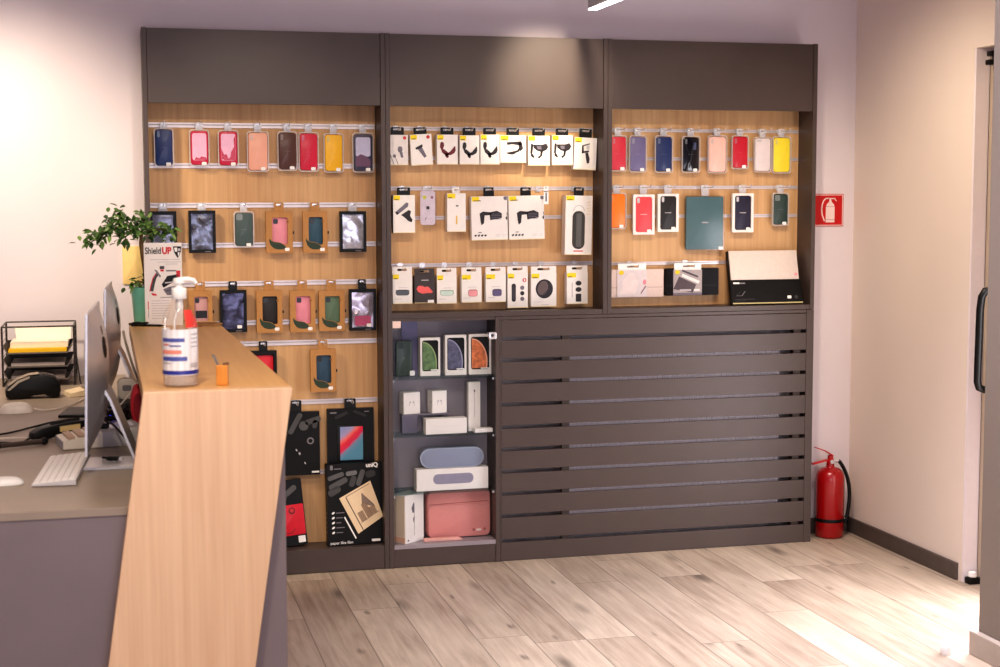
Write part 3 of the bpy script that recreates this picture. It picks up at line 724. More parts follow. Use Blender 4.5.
def mouse_art(b, w, h, ink):
    m1 = M('mouse_grey', (104,90,90), rough=.35, var=.1)
    b.slab(scaled(ell(.02,.53,.30,.26,-.0), w, h), -.0013, 0, INK)
    o = [(.02*w+px*math.cos(-.35)-pz*math.sin(-.35), .52*h+px*math.sin(-.35)+pz*math.cos(-.35)) for px, pz in ell(0,0,.24*w,.27*h)]
    b.slab(o, -.0014, 0, INK)
    o = [(-.04*w+px*math.cos(-.35)-pz*math.sin(-.35), .56*h+px*math.sin(-.35)+pz*math.cos(-.35)) for px, pz in ell(0,0,.20*w,.22*h)]
    b.slab(o, -.0017, 0, m1); b.slab(bar(-.02*w,.38*h,.26*w,.56*h,.002), -.002, 0, INK)
    b.slab(rect(-w*.38,h*.14,-w*.05,h*.15), -.0012, 0, LGREY); b.slab(rect(-w*.1,h*.06,w*.2,h*.07), -.0012, 0, LGREY)
def tracker_art(b, w, h, ink):
    for z, hh in ((.66,.16),(.46,.16)): b.slab(ell(.06*w, z*h, .14*w, .075*h), -.0013, 0, ink)
    b.slab(rr(.06*w, .20*h, .26*w, .25*h, .004), -.0013, 0, ink)
    for z in (.3,.45,.6): b.slab(rect(-.26*w, z*h-.012, -.22*w, z*h+.012), -.0012, 0, LGREY)
def thin_art(b, w, h, ink):
    b.slab(rect(-w*.03,h*.66,w*.1,h*.69), -.0013, 0, DGREY); b.slab(rect(-w*.03,h*.2,w*.04,h*.42), -.0013, 0, M('gold_print', (226,188,84), rough=.5))

def carton(key, label, art, group, zr, yf=6.405, th=.038, ink=None, yel=True, header=False, card=None, tabm=None, tw=.058, cat='boxed accessory', rot=0., badge=None, hdrm=None, dark_side=False, yw=.3):
    x, zb, w, h = G[key]
    t = thing('accessory_box', label, cat, (x, yf, zb), (0, rot, 0), group)
    cm = card or WHITE; b = MB(); hb = h-.03 if header else h
    b.box(-w/2, w/2, 0, th, 0, hb, cm)
    if dark_side: b.box(-w/2-.0006, -w/2+.001, .001, th, .001, hb-.001, BLACK)
    art(b, w, hb, ink or INK)
    if yel:
        b.slab(rr(-w/2+w*yw/2+w*.02, hb-.012, w*yw, .02, .003), -.0012, 0, YELLOW); b.slab(rect(-w*.44, hb-.021, -w*.24, hb-.017), -.0016, 0, M('badge_ink', (120,104,30), rough=.5))
    if badge: b.slab(ell(w*.34, hb*.9, w*.08, w*.08), -.0012, 0, badge)
    b.slab(rect(-w/2+.001,0.0005,w/2-.001,.003), -.0008, 0, M('box_edge_cream', (236,216,160), rough=.5))
    b.build('box', t, smooth=False)
    if header:
        zr2 = zb+h-.012
        MB().ring(rr(0, h-.016, w, .034, .003), rr(0, h-.012, w*.5, .0105, .005), .004, .0055, hdrm or cm).build('hang_tab', t, smooth=False)
        MB().slab(rr(-w*.13, h-.012, w*.22, .0085, .004), .0045, .0054, BLACKP).build('slot_clip', t, smooth=False)
        hook(UNITS[key[0]], x, zr, zr2)
    else:
        tab(t, w, h, zr-.007-zb, tabm or BLACKP, tw, y=.008)
        hook(UNITS[key[0]], x, zr, zr-.007)
    return t
gc1 = 'boxed accessories on the top row of the centre unit'
gc2 = 'boxed accessories on the second row of the centre unit'
gc3 = 'boxed accessories on the bottom row of the centre unit'
carton('ca0', 'white box with grey car charger and two cables, cut by the divider', earcup_art, gc1, 1.906, ink=INKG, yel=False, badge=REDP, card=M('card_grey_white', (226,218,214), rough=.5))
carton('ca1', 'white box with car charger picture and red dot, slightly tilted', charger_art, gc1, 1.906, badge=REDP, rot=math.radians(-3))
carton('ca2', 'white box with maroon phone holder picture', holder_art, gc1, 1.906, ink=INKR)
carton('ca3', 'white box with black phone holder, directly right of the maroon holder box', holder_art, gc1, 1.906)
carton('ca4', 'white box with black phone holder, directly left of the wide clamp box', holder_art, gc1, 1.906)
carton('ca5', 'wide white box with black clamp mount in the middle of the top row', clamp_art, gc1, 1.906)
carton('ca6', 'white yellow-edged box with dashboard mount, right of the wide clamp box', dash_art, gc1, 1.906)
carton('ca7', 'white yellow-edged box with dashboard mount, beside the low tilted vent mount box', dash_art, gc1, 1.906)
carton('ca8', 'white tilted box with small vent mount at the right end of the top row', vent_art, gc1, 1.906, rot=math.radians(2.5))
carton('cb0', 'white box with black and grey magnetic car mount, second row by the divider', mount_art, gc2, 1.647, dark_side=True)
x, zb, w, h = G['cb1']
t = thing('blister_pack', 'small clear rounded blister pack with tiny black plug', 'boxed accessory', (x, 6.41, zb), group=gc2)
b = MB().slab(rr(0, h*.5, w, h, .012), .008, .0095, M('blister_card', (228,222,236), rough=.4))
b.slab(rr(0, h*.5, w*.18, .013, .003), .003, .008, INK); b.slab(ell(-w*.22, h*.80, .008, .008), .0065, .008, M('green_yellow_dot', (206,214,70), rough=.5)); b.slab(ell(w*.28, h*.80, .006, .006), .0065, .008, M('mauve_dot', (170,110,140), rough=.5))
b.slab(bar(-w*.2, h*.14, -w*.1, h*.22, .003), .0068, .008, MGREY).slab(rect(w*.0, h*.18, w*.3, h*.19), .0068, .008, LGREY)
b.build('card', t, smooth=False)
MB().ring(rr(0,h*.5,w+.004,h+.004,.013), rr(0,h*.5,w-.004,h-.004,.011), -.006, .0095, CLEAR).slab(rr(0,h*.5,w,h,.012), -.0065, -.006, CLEAR).build('blister', t)
tab(t, w, h, 1.647-zb, TABCLEAR, .034, y=.008); hook(UC, x, 1.647, 1.647)
carton('cb2', 'plain narrow white box with small gold line, second row', thin_art, gc2, 1.647, th=.042, tabm=WHITE, tw=.034, yw=.42)
carton('cb3', 'large white box with handheld gimbal picture, left one of the pair', gimbal_art, gc2, 1.647, tw=.048, rot=math.radians(-.9), yw=.2)
carton('cb4', 'large white box with handheld gimbal picture, right one beside the empty hook', gimbal_art, gc2, 1.647, tw=.048, rot=math.radians(-1.2), yw=.2)
def pillar_art(b, w, h, ink):
    b.slab(rr(0, h*.42, w*.46, h*.64, w*.21), -.004, 0, M('speaker_cloth', (66,64,62), rough=.8, var=.25, scale=500), ch=.003)
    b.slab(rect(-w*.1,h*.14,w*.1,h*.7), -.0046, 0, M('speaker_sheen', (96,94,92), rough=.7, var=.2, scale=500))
    b.slab(rr(0, h*.065, w*.36, h*.018, .002), -.0013, 0, REDP)
    for i in range(8):
        a0 = PI*i/8; a1 = PI*(i+1)/8
        b.slab(bar(.2*w*math.cos(a0), h*.74+.2*w*math.sin(a0), .2*w*math.cos(a1), h*.74+.2*w*math.sin(a1), .003), -.0013, 0, LGREY)
    for i in range(5): b.slab(bar(w*(.3+.03*(i%2)), h*(.68+.05*i), w*.44, h*(.70+.05*i), .0016), -.0012, 0, M('gold_print', (226,188,84)))
carton('cb5', 'tall white box with a dark grey cylinder speaker at the right of the second row', pillar_art, gc2, 1.647, yf=6.39, th=.055, tw=.046, rot=math.radians(1.2), yw=.3)
# empty hook with its price flag
hook(UC, 1.8367, 1.647, 1.647, .125)
t = thing('price_flag', 'white price flag hanging from the empty hook beside the speaker box', 'price tag', (1.8367, 6.328, 1.577))
MB().ring(rr(0, .066, .022, .024, .003), rr(0, .071, .011, .0085, .004), 0, .0012, STICK).slab(rr(0, .029, .022, .058, .003), 0, .0012, STICK).build('hang_card', t, smooth=False)
MB().slab(rect(-.003,.012,.003,.05), -.0006, 0, M('price_ink', (90,88,110), rough=.5)).build('lettering', t, smooth=False)
YS = M('card_warm', (238,230,216), rough=.5)
carton('cc0', 'white hanging box with charcoal earbud case picture, first in the bottom row', buds_art((92,96,104), True), gc3, 1.311, header=True)
def lips_art(b, w, h, ink):
    m = M('coral_ink', (240,104,100), rough=.4)
    b.slab(scaled([(-.36,.52),(-.28,.62),(-.1,.62),(.0,.58),(.14,.60),(.22,.54),(.36,.42),(.3,.38),(.1,.38),(-.1,.36),(-.28,.42)][::-1], w, h), -.0014, 0, m)
    b.slab(rect(-w*.16,h*.82,w*.2,h*.85), -.0012, 0, LGREY); b.slab(rr(w*.3,h*.07,w*.3,h*.1,.002), -.0014, 0, STICK)
carton('cc1', 'black hanging box with coral red earbuds picture', lips_art, gc3, 1.311, header=True, card=M('charcoal_card', (66,58,56), rough=.45), yel=False)
carton('cc2', 'white hanging box with mint green earbud case picture', buds_art((206,226,212), True), gc3, 1.311, header=True)
carton('cc3', 'white hanging box with pink earbud case picture', buds_art((236,160,164), False), gc3, 1.311, header=True, yw=.44)
carton('cc4', 'white hanging box with violet earbud case picture', buds_art((104,92,132), False), gc3, 1.311, header=True, yw=.44)
carton('cc5', 'white hanging box with black watch strap and red mark', strap_art, gc3, 1.311, header=True)
carton('cc6', 'wide white hanging box with dark oval mouse picture', mouse_art, gc3, 1.311, header=True)
carton('cc7', 'white hanging box with three black trackers, alone at the right end', tracker_art, gc3, 1.311, header=True, yw=.42)

# ------------------------------------------------------------------ right unit
gr1 = 'cases on the top row of the right unit'; gr2 = 'cases on the second row of the right unit'
silicone('ra0', 'red phone case cut by the divider, top row of the right unit', (206,44,66), 1.908, y1, gr1)
silicone('ra1', 'lilac grey phone case in clear tray', (112,104,144), 1.908, y1, gr1)
silicone('ra2', 'navy blue phone case in the right unit beside the lilac one', (22,44,98), 1.908, y1, gr1)
def streak(b, cw, h, chh):
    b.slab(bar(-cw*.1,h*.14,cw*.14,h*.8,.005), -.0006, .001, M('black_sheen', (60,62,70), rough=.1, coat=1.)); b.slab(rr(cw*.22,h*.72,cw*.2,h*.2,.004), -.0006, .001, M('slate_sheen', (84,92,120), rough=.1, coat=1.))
silicone('ra3', 'glossy black phone case in clear tray', (22,24,34), 1.908, y1, gr1, rough=.1, deco=streak)
silicone('ra4', 'pale pink phone case in a larger clear tray', (244,196,182), 1.908, y1, gr1, stick=False)
silicone('ra5', 'crimson red phone case between the pale pink and white ones', (196,16,48), 1.908, y1, gr1)
silicone('ra6', 'white phone case with small horizontal camera cutout', (226,214,214), 1.908, y1, gr1, cam='h', stick=False, text=MGREY)
silicone('ra7', 'lemon yellow phone case at the right end of the top row', (244,222,58), 1.908, y1, gr1, stick=False)
silicone('rb0', 'bright orange phone case cut by the divider', (255,126,20), 1.651, y1, gr2, text=None)
def white_pack(key, label, color, zr, group):
    x, zb, w, h = G[key]
    t = thing('boxed_phone_case', label, 'boxed phone case', (x, 6.425, zb), group=group)
    win = rr(0, h*.5, w*.76, h*.88, .011)
    MB().ring(rr(0, h*.5, w, h, .003), win, -.001, .016, WHITE).slab(rr(0, h*.5, w-.002, h-.002, .003), .0155, .017, WHITE).build('box', t, smooth=False)
    m = M('case_'+'_'.join(map(str, color)), color, rough=.45, var=.03)
    b = MB().slab(rr(0, h*.5, w*.75, h*.87, .011), .002, .012, m, ch=.002)
    b.slab(rr(-w*.25, h*.85, .012, .024, .0055), .001, .003, LGREY); b.slab(rect(-w*.15,h*.495,w*.15,h*.51), .0012, .003, LGREY)
    b.build('case', t)
    sticker(t, w*.24, h*.09)
    tab(t, w, h, zr-zb, TABCLEAR, .034, y=.006); hook(UNITS['r'], x, zr, zr)
white_pack('rb1', 'white box with coral red phone case', (236,76,84), 1.651, gr2)
white_pack('rb2', 'white box with black phone case beside the teal tablet folio', (28,25,28), 1.651, gr2)
x, zb, w, h = G['rb3']
t = thing('tablet_folio', 'large teal tablet folio in clear tray', 'tablet case', (x, 6.428, zb), group=gr2)
TEAL = M('teal_folio', (82,122,130), rough=.55, var=.04)
MB().slab(rr(-.002, h*.5, w*.95, h*.965, .005), .002, .012, TEAL, ch=.002).slab(rr(0, h*.51, w*.16, .005, .001), .0013, .003, LGREY).build('folio', t)
MB().ring(rr(0,h*.5,w,h,.006), rr(0,h*.5,w-.006,h-.006,.005), -.001, .014, CLEAR).slab(rr(0,h*.5,w-.004,h-.004,.005), -.0016, -.0011, CLEAR).build('clear_tray', t)
sticker(t, w*.4, h*.04, w=.024); tab(t, w, h, 1.651-zb, TABCLEAR, .036, y=.006); hook(UR, x, 1.651, 1.651)
white_pack('rb4', 'white box with dark navy phone case right of the teal tablet folio', (36,32,58), 1.651, gr2)
silicone('rb5', 'dark green phone case with square camera at the right end of the second row', (50,70,66), 1.651, y1, gr2, cam='sq')
# sleeves in bags with header cards
def sleeve_pack(key, label, fabric, dark):
    x, zb, w, h = G[key]; cx, cz, cw, chh = G[key+'card']
    t = thing('sleeve_pack', label, 'bagged sleeve', (x, 6.418, zb), group='bagged sleeves on the bottom row of the right unit')
    b = MB().slab(rr(0, h*.5, w, h, .006), .003, .022, fabric, ch=.004)
    b.slab(bar(-w*.48, h*.36, w*.48, h*.36, .002), .002, .004, M('seam_line_%d' % dark, (30,30,32) if dark else (176,158,150), rough=.6))
    b.build('sleeve', t)
    dx = cx-x; dz = cz-zb; k = MB(); gcard = M('card_print_%d' % dark, (176,170,170) if dark else (226,220,220), rough=.5, var=.05)
    hc = chh-.03
    k.slab(rect(dx-cw/2, dz, dx+cw/2, dz+hc), -.0015, -.0005, gcard)
    k.slab(ell(dx-cw*.36, dz+hc-.010, .012, .010), -.0022, -.0012, YELLOW)
    if dark:
        k.slab([(dx-cw*.5,dz+.25*hc),(dx-cw*.3,dz+.74*hc),(dx+cw*.3,dz+.42*hc),(dx+cw*.18,dz+.1*hc)][::-1], -.002, -.001, M('aubergine', (70,54,62), rough=.4))
        k.slab(bar(dx-cw*.2,dz+.8*hc,dx+cw*.4,dz+.5*hc,.014), -.0024, -.001, STICK); k.slab(bar(dx-cw*.2,dz+.98*hc,dx+cw*.36,dz+.72*hc,.008), -.0024, -.001, M('aubergine', (70,54,62)))
        k.slab(rr(dx-cw*.08,dz+.2*hc,cw*.4,.009,.002), -.0026, -.001, LGREY).slab(rr(dx+cw*.32,dz+.2*hc,cw*.2,.010,.003), -.0026, -.001, STICK); k.slab(rect(dx-cw*.5,dz,dx+cw*.5,dz+.1*hc), -.0022, -.001, INKG)
    else:
        k.slab([(dx-cw*.4,dz+.1*hc),(dx-cw*.3,dz+.6*hc),(dx-cw*.1,dz+.9*hc),(dx+cw*.05,dz+.9*hc),(dx+cw*.22,dz+.5*hc),(dx+cw*.1,dz+.1*hc)][::-1], -.002, -.001, M('pale_sleeve_print', (238,228,224), rough=.5))
        k.slab(bar(dx+cw*.3,dz+.12*hc,dx+cw*.46,dz+.4*hc,.004), -.0024, -.001, M('plum_pen', (120,50,72), rough=.5)); k.slab(ell(dx+cw*.42,dz+.55*hc,.008,.012), -.0024, -.001, M('pink_hand', (230,150,160), rough=.5))
    k.build('printed_card', t, smooth=False)
    zrod = dz+chh-.013
    MB().ring(rr(dx, dz+chh-.016, cw*.94, .034, .003), rr(dx+.004, zrod, cw*.4, .0095, .004), -.001, .0004, STICK).build('hang_tab', t, smooth=False)
    hook(UR, cx, 1.306, zb+zrod, .13)
    MB().slab(rr(0, h*.5, w+.008, h+.004, .008), -.003, -.0028, clear('bag_film', (252,250,250), .0, .25)).build('clear_bag', t)
sleeve_pack('rc0', 'cream sleeve in a clear bag with a white picture card', M('cream_fabric', (232,216,206), rough=.8, var=.05, scale=200, bump=.1), 0)
sleeve_pack('rc1', 'black sleeve in a clear bag with a grey picture card', M('black_fabric', (20,18,21), rough=.85, var=.2, scale=200, spec=.2), 1)
# laptop sleeve box leaning on the panel
t = thing('laptop_sleeve_box', 'pale laptop sleeve in a half black box leaning on the shelf', 'laptop sleeve', (2.905, 6.352, 1.1135), (-.25, 0, 0))
w, h = .345, .255
MB().slab(rr(0, h*.72, w*.985, h*.56, .004), .001, .018, M('pale_sleeve', (226,210,200), rough=.6, var=.03, scale=60), ch=.003).slab(rr(w*.45, h*.55, .014, .014, .003), .0002, .003, M('pink_mark', (236,160,170), rough=.5)).build('sleeve', t)
b = MB().add([(-w/2-.001,-.001,.004),(w/2+.006,-.001,.004),(w/2+.006,.024,.004),(-w/2-.001,.024,.004),(-w/2-.001,-.001,h*.46),(w/2+.001,-.001,h*.46),(w/2+.001,.024,h*.46),(-w/2-.001,.024,h*.46)], [(0,3,2,1),(4,5,6,7),(0,1,5,4),(1,2,6,5),(2,3,7,6),(3,0,4,7)], BLACK)
b.slab(rect(-w*.47,h*.385,-w*.38,h*.415), -.0018, -.001, STICK).slab(rect(-w*.37,h*.385,-w*.3,h*.41), -.0018, -.001, MGREY)
b.slab(bar(-w*.44,h*.17,-w*.36,h*.17,.0016), -.0018, -.001, MGREY).slab(bar(-w*.36,h*.17,-w*.31,h*.25,.003), -.0018, -.001, MGREY).slab(bar(-w*.44,h*.17,-w*.38,h*.24,.0016), -.0018, -.001, DGREY)
b.slab(rect(-w*.46,h*.10,-w*.18,h*.11), -.0018, -.001, DGREY).slab(rect(-w*.46,h*.07,-w*.3,h*.078), -.0018, -.001, DGREY)
b.slab(ell(w*.42,h*.13,.008,.008), -.0018, -.001, DGREY)
b.slab(rect(-w/2,.0045,w/2+.004,.0105), -.0022, -.001, M('cream_edge', (206,192,140), rough=.5))
b.box(-w/2-.004, -w/2-.001, .0, .024, .004, h*.99, BLACK)
b.build('box_band', t, smooth=False)
sticker(t, w*.32, h*.13, -.0026, .02, .014)

# ------------------------------------------------------------------ glass display case
GX0, GX1 = 1.1256, 1.622
gc = thing('glass_display_case', 'grey display case with glass shelves and locked glass front', 'display case', (GX0, Y0, 0))
for a, b_ in ((GX0, GX0+.022), (GX1-.020, GX1)):
    W(MB().box(a+.0006, b_-.0006, Y0, 6.482, 0, 1.0895, LAM).build('side_panel', smooth=False, bevel=.001), gc)
W(MB().box(GX0+.022, GX1-.020, Y0+.003, 6.482, .003, .082, LAM).build('plinth', smooth=False, bevel=.001), gc)
W(MB().box(GX0+.022, GX1-.020, Y0+.001, 6.482, .082, .1, LAMD).build('bottom_shelf', smooth=False, bevel=.001), gc)
W(MB().box(GX0+.022, GX1-.020, Y0+.004, 6.482, 1.076, 1.0895, LAM).build('top_board', smooth=False), gc)
W(MB().box(GX0+.022, GX1-.020, 6.470, 6.482, .1, 1.076, LAMD).build('back_panel', smooth=False), gc)
SH = [.829, .577, .325]
for z in SH:
    W(MB().box(GX0+.0235, GX1-.0215, 6.332, 6.469, z-.008, z, clear('shelf_glass', (226,236,236), .05, .03)).build('glass_shelf', smooth=False), gc)
    s = MB()
    for xx in (GX0+.0225, GX1-.0285):
        for yy in (6.336, 6.455): s.box(xx, xx+.008, yy, yy+.008, z-.018, z-.0085, CHROME)
    W(s.build('shelf_pin', smooth=False), gc)
gd = W(MB().box(GX0+.0235, GX1-.0215, 6.319, 6.324, .104, 1.073, GLASS).build('glass_door', smooth=False), gc)
lk = MB().slab(rr(1.5881, 1.007, .0334, .031, .004), 6.304, 6.319, CHROME, ch=.002).slab(ell(1.586, 1.008, .007, .007), 6.302, 6.306, DGREY)
lk = lk.build('lock', gd)
x, zb, w, h = G['note']
MB().slab(rect(x-w/2, zb, x+w/2, zb+h), 6.3178, 6.319, M('pink_note', (232,206,196), rough=.6)).build('pink_note', gd, smooth=False)
def on(key): return G[key]
# shelf 1
x, zb, w, h = G['ga0']
t = thing('phone_case', 'dark green phone case standing on the top glass shelf', 'phone case', (x, 6.40, SH[0]+.0005))
gm = M('display_green', (54,70,64), rough=.35, var=.05)
MB().slab(rr(0, h*.5, w*1.05, h, .012), 0, .012, gm, ch=.004).slab(rr(-.013, h-.02, .026, .026, .008), -.003, .001, M('display_green_dark', (36,50,44), rough=.3)).slab(ell(.0,h*.52,.006,.007), -.0006, .001, M('display_green_mark', (84,100,92), rough=.3)).build('case', t)
MB().box(-.046, .04, .0125, .03, 0, h*1.02, M('smoked_tray', (44,46,52), rough=.25)).build('backing_box', t, smooth=False)
MB().slab(rr(.036, .014, .022, .022, .004), -.008, -.002, STICK).build('price_sticker', t, smooth=False)
x, zb, w, h = G['lilac']
t = thing('lilac_card', 'dull lilac strip upright at the back of the top glass shelf', 'card', (x+.004, 6.458, SH[0]+.0005))  # thin upright slab in one dull lilac colour
MB().slab(rect(-w/2, 0, w/2, h-.004), 0, .004, M('lilac_card', (128,124,158), rough=.5, var=.05)).build('card', t, smooth=False)  # body of the plain dull lilac strip
for k, (key, lab, pal) in enumerate((('ga1', 'white phone box with a green planet picture', ((98,128,84), (150,168,116))), ('ga2', 'white phone box with a grey blue planet picture', ((92,92,118), (150,150,176))), ('ga3', 'white phone box with an orange planet picture under the lock', ((226,124,72), (244,178,146))))):
    x, zb, w, h = G[key]; h -= .002
    t = thing('phone_box', lab, 'phone box', (x-.005*(k==2), 6.385, SH[0]+.0005), (0, 0, math.radians((2,-2,-2)[k])), 'phone boxes on the top glass shelf')
    b = MB().box(-w/2, w/2, 0, .045, 0, h, WHITE).build('box', t, smooth=False, bevel=.001)
    ph = MB().slab(rr(0, h*.53, w*.80, h*.80, .009), -.0012, 0, BLACK)
    PM = M('planet_%d' % k, pal[0], rough=.4, var=.45, scale=45); PL = M('planet_rim_%d' % k, pal[1], rough=.4, var=.1)
    def disc(rx, rz, sx=0.): # half disc rising from the left edge
        pts = [(-w*.37, h*.16)]
        for i in range(19):
            a = -PI/2*.42+PI/2*1.42*i/18; pts.append((-w*.37+sx+rx*w*math.cos(a), h*.32+rz*h*math.sin(a)))
        out = [(min(max(px, -w*.37), w*.37), min(max(pz, h*.16), h*.9)) for px, pz in pts if pz >= h*.155]
        out.append((-w*.37, min(h*.32+rz*h, h*.9)))
        return out
    ph.slab(disc(.70, .575), -.0016, 0, PL); ph.slab(disc(.64, .54), -.002, 0, PM)
    ph.build('phone_print', t, smooth=False)
    MB().slab(rr(w*.2, h*.155, w*.36, h*.03, .002), -.003, -.0018, STICK).build('price_sticker', t, smooth=False)
# shelf 2
t = thing('display_riser', 'grey stepped riser under the two small square white boxes', 'riser', (1.29, 6.40, SH[1]+.0005))
RIS = M('riser_grey', (128,120,130), rough=.4, var=.04)
MB().box(-.088, -.02, 0, .06, 0, .0775, M('riser_lilac', (112,108,128), rough=.4)).box(-.02, .006, .035, .06, 0, .0775, RIS).box(-.088, .125, .0, .06, .0775, .0845, RIS).box(.105, .125, .045, .06, 0, .0775, RIS).build('riser', t, smooth=False, bevel=.001)
def small_box(key, label, art, loc, rz, d, wh=None, group=None):
    x, zb, w, h = G[key]
    if wh: w, h = wh
    t = thing('white_box', label, 'product box', loc, (0, 0, rz), group)
    b = MB().box(-w/2, w/2, 0, d, 0, h, WHITE); art(b, w, h); b.build('box', t, smooth=False, bevel=.0012)
    return t
def pods_art(b, w, h):
    for s in (-1, 1):
        b.slab(ell(s*w*.1, h*.55, w*.06, h*.045, s*.4), -.0009, 0, LGREY); b.slab(bar(s*w*.13, h*.54, s*w*.15, h*.38, .003), -.0009, 0, LGREY)
    b.box(-w/2-.0006, -w/2, .012, .018, h*.46, h*.54, INKG)
small_box('gb0', 'small square white earphone box, left one on the riser', pods_art, (1.246, 6.402, SH[1]+.0856), math.radians(12), .05, (.078,.095), 'small white earphone boxes')
small_box('gb1', 'small square white earphone box, right one on the riser', pods_art, (1.370, 6.402, SH[1]+.0856), math.radians(14), .05, (.070,.098), 'small white earphone boxes')
def line_art(b, w, h): b.slab(rect(-w*.36,h*.5,w*.3,h*.52), -.0008, 0, LGREY)
small_box('gb2', 'low wide white box lying in front of the riser', line_art, (1.388, 6.345, SH[1]+.0005), math.radians(2), .05, (.185,.068))
def pencil_art(b, w, h): b.slab(rect(-.002,h*.28,.002,h*.86), -.0008, 0, LGREY); b.slab(ell(0,h*.82,.004,.006), -.0012, 0, INKG)
small_box('gb3', 'tall narrow white pencil box standing on the middle glass shelf', pencil_art, (1.525, 6.39, SH[1]+.0005), math.radians(3), .03, (.054,.218))
def none_art(b, w, h): b.slab(rect(-w*.3,h*.4,-w*.1,h*.55), -.0008, 0, LGREY)
small_box('gb4', 'thin flat white box lying before the pencil box', none_art, (1.556, 6.342, SH[1]+.0005), math.radians(4), .04, (.082,.017))
# shelf 3
x, zb, w, h = G['gc1']
t = thing('speaker_box', 'long white speaker box with grey pill window', 'product box', (1.417, 6.355, SH[2]+.0005), (0,0,math.radians(1)))
b = MB().box(-w/2, w/2, 0, .06, 0, h*.95, WHITE); b.build('box', t, smooth=False, bevel=.0012)
MB().slab(rr(.003, h*.5, w*.56, h*.44, h*.2), -.0012, 0, M('pill_grey', (150,146,166), rough=.5)).build('window', t, smooth=False)
x, zb, w, h = G['gc0']
t = thing('portable_speaker', 'grey blue pill-shaped speaker lying on the long white box', 'speaker', (1.419, 6.37, SH[2]+.0975))
MB().slab(rr(0, .044, w*.99, .088, .0435, 9), 0, .034, M('speaker_blue_grey', (142,150,172), rough=.55, var=.06, scale=300), ch=.01).build('body', t)
MB().ring(rr(0,.044,w*.985,.0865,.043,9), rr(0,.044,w*.955,.078,.039,9), .0015, .006, M('speaker_rim', (170,178,196), rough=.4)).build('rim', t)
# bottom of the case
PINK = M('pink_bag_fabric', (222,146,140), rough=.75, var=.06, scale=220, bump=.12)
t = thing('laptop_bag', 'dusty pink laptop sleeve bag standing in the bottom of the glass case', 'laptop bag', (1.4555, 6.40, .1005))
w, h = .292, .214
MB().slab(rr(0, h/2, w, h, .03, 7), 0, .05, PINK, ch=.012).build('body', t)
MB().slab(rr(0, h*.36, w*.965, h*.68, .022, 7), -.006, .004, PINK, ch=.004).build('front_pocket', t)
MB().slab(bar(-w*.47, h*.715, w*.46, h*.75, .003), -.0012, .003, M('pink_zip', (168,94,92), rough=.6)).build('zip', t, smooth=False)
MB().slab(rr(w*.30, h*.15, .022, .010, .003), -.0082, -.0055, M('bag_label', (240,214,206), rough=.5)).slab(ell(w*.22,h*.155,.005,.006), -.0078, -.0055, M('pink_zip', (168,94,92))).slab(ell(w*.39,h*.16,.005,.006), -.0078, -.0055, M('pink_zip', (168,94,92))).build('badge', t, smooth=False)
t = thing('pink_strap_pack', 'flat pale pink strap pack lying before the pink laptop bag', 'strap', (1.372, 6.348, .1005))
MB().box(-.085, .07, 0, .03, 0, .012, M('pale_pink_strap', (232,176,164), rough=.6)).add([(.07,0,0),(.088,.006,0),(.088,.03,0),(.07,.03,0),(.07,0,.012),(.088,.006,.004),(.088,.03,.004),(.07,.03,.012)], [(0,3,2,1),(4,5,6,7),(0,1,5,4),(1,2,6,5),(2,3,7,6),(3,0,4,7)], M('pale_pink_strap', (232,176,164))).build('strap', t, bevel=.003)
t = thing('gimbal_box', 'white box with grey phone gimbal picture, turned sideways beside the pink bag', 'product box', (1.1985, 6.330, .1005), (0,0,math.radians(36)))
w, h, d = .118, .213, .078
b = MB().box(0, w, 0, d, 0, h, WHITE)
b.box(-.0006, 0, .004, d-.004, .03, h-.004, CREAM); b.box(-.0012, 0, .002, d-.002, .002, .028, M('box_peach', (232,186,156), rough=.55))
for p in ([(.30,.70),(.38,.78),(.66,.80),(.72,.72),(.46,.70),(.44,.62),(.36,.60)], [(.46,.74),(.62,.72),(.70,.62),(.78,.30),(.72,.22),(.60,.28),(.58,.5)], [(.38,.50),(.58,.54),(.58,.46),(.40,.42)], [(.44,.44),(.52,.42),(.54,.26),(.48,.28)]):
    b.slab(scaled(p[::-1], w, h), -.0012, 0, INKG)
b.slab(scaled([(.50,.70),(.60,.68),(.72,.32),(.66,.30)][::-1], w, h), -.0016, 0, INK)
b.slab(scaled(rect(.44,.86,.62,.88), w, h), -.0012, 0, LGREY).slab(scaled(rect(.84,.17,.92,.24), w, h), -.0012, 0, DGREY).slab(scaled(ell(.14,.1,.03,.016), w, h), -.0012, 0, DGREY)
b.build('box', t, smooth=False)

# ------------------------------------------------------------------ slatted radiator cover, radiator behind
RX0, RX1 = 1.622, 3.1193
rc = thing('radiator_cover', 'wide grey radiator cover of horizontal slats', 'radiator cover', (RX0, Y0, 0))
W(MB().box(RX0+.0005, RX0+.007, Y0+.001, 6.482, 0, 1.0885, LAM).build('side_panel', smooth=False, bevel=.001), rc)
W(MB().box(3.083, RX1, Y0, 6.482, 0, 1.0885, LAM).build('side_panel', smooth=False, bevel=.001), rc)
zs = [1.072,.990,.896,.799,.700,.600,.501,.402,.303,.203,.092]; gp = .0158
sl = MB()
for i in range(10):
    top = zs[i]-(gp/2 if i else 0); bot = zs[i+1]+gp/2
    sl.box(RX0+.0075, 3.0825, Y0+.001, Y0+.012, bot, top, LAM)
sl.box(RX0+.0075, 3.0825, Y0+.001, Y0+.012, 0.001, zs[10]-gp/2, LAM)
W(sl.build('slat_front', smooth=False, bevel=.0012), rc)
for xx in (1.910, 3.025): W(MB().box(xx, xx+.035, Y0+.0125, Y0+.036, .02, 1.05, M('brown_batten', (70,58,52), rough=.6)).build('batten', smooth=False), rc)
W(MB().box(RX0+.0075, 3.0825, Y0+.0025, 6.482, 1.074, 1.0885, LAM).build('top_board', smooth=False, bevel=.001), rc)
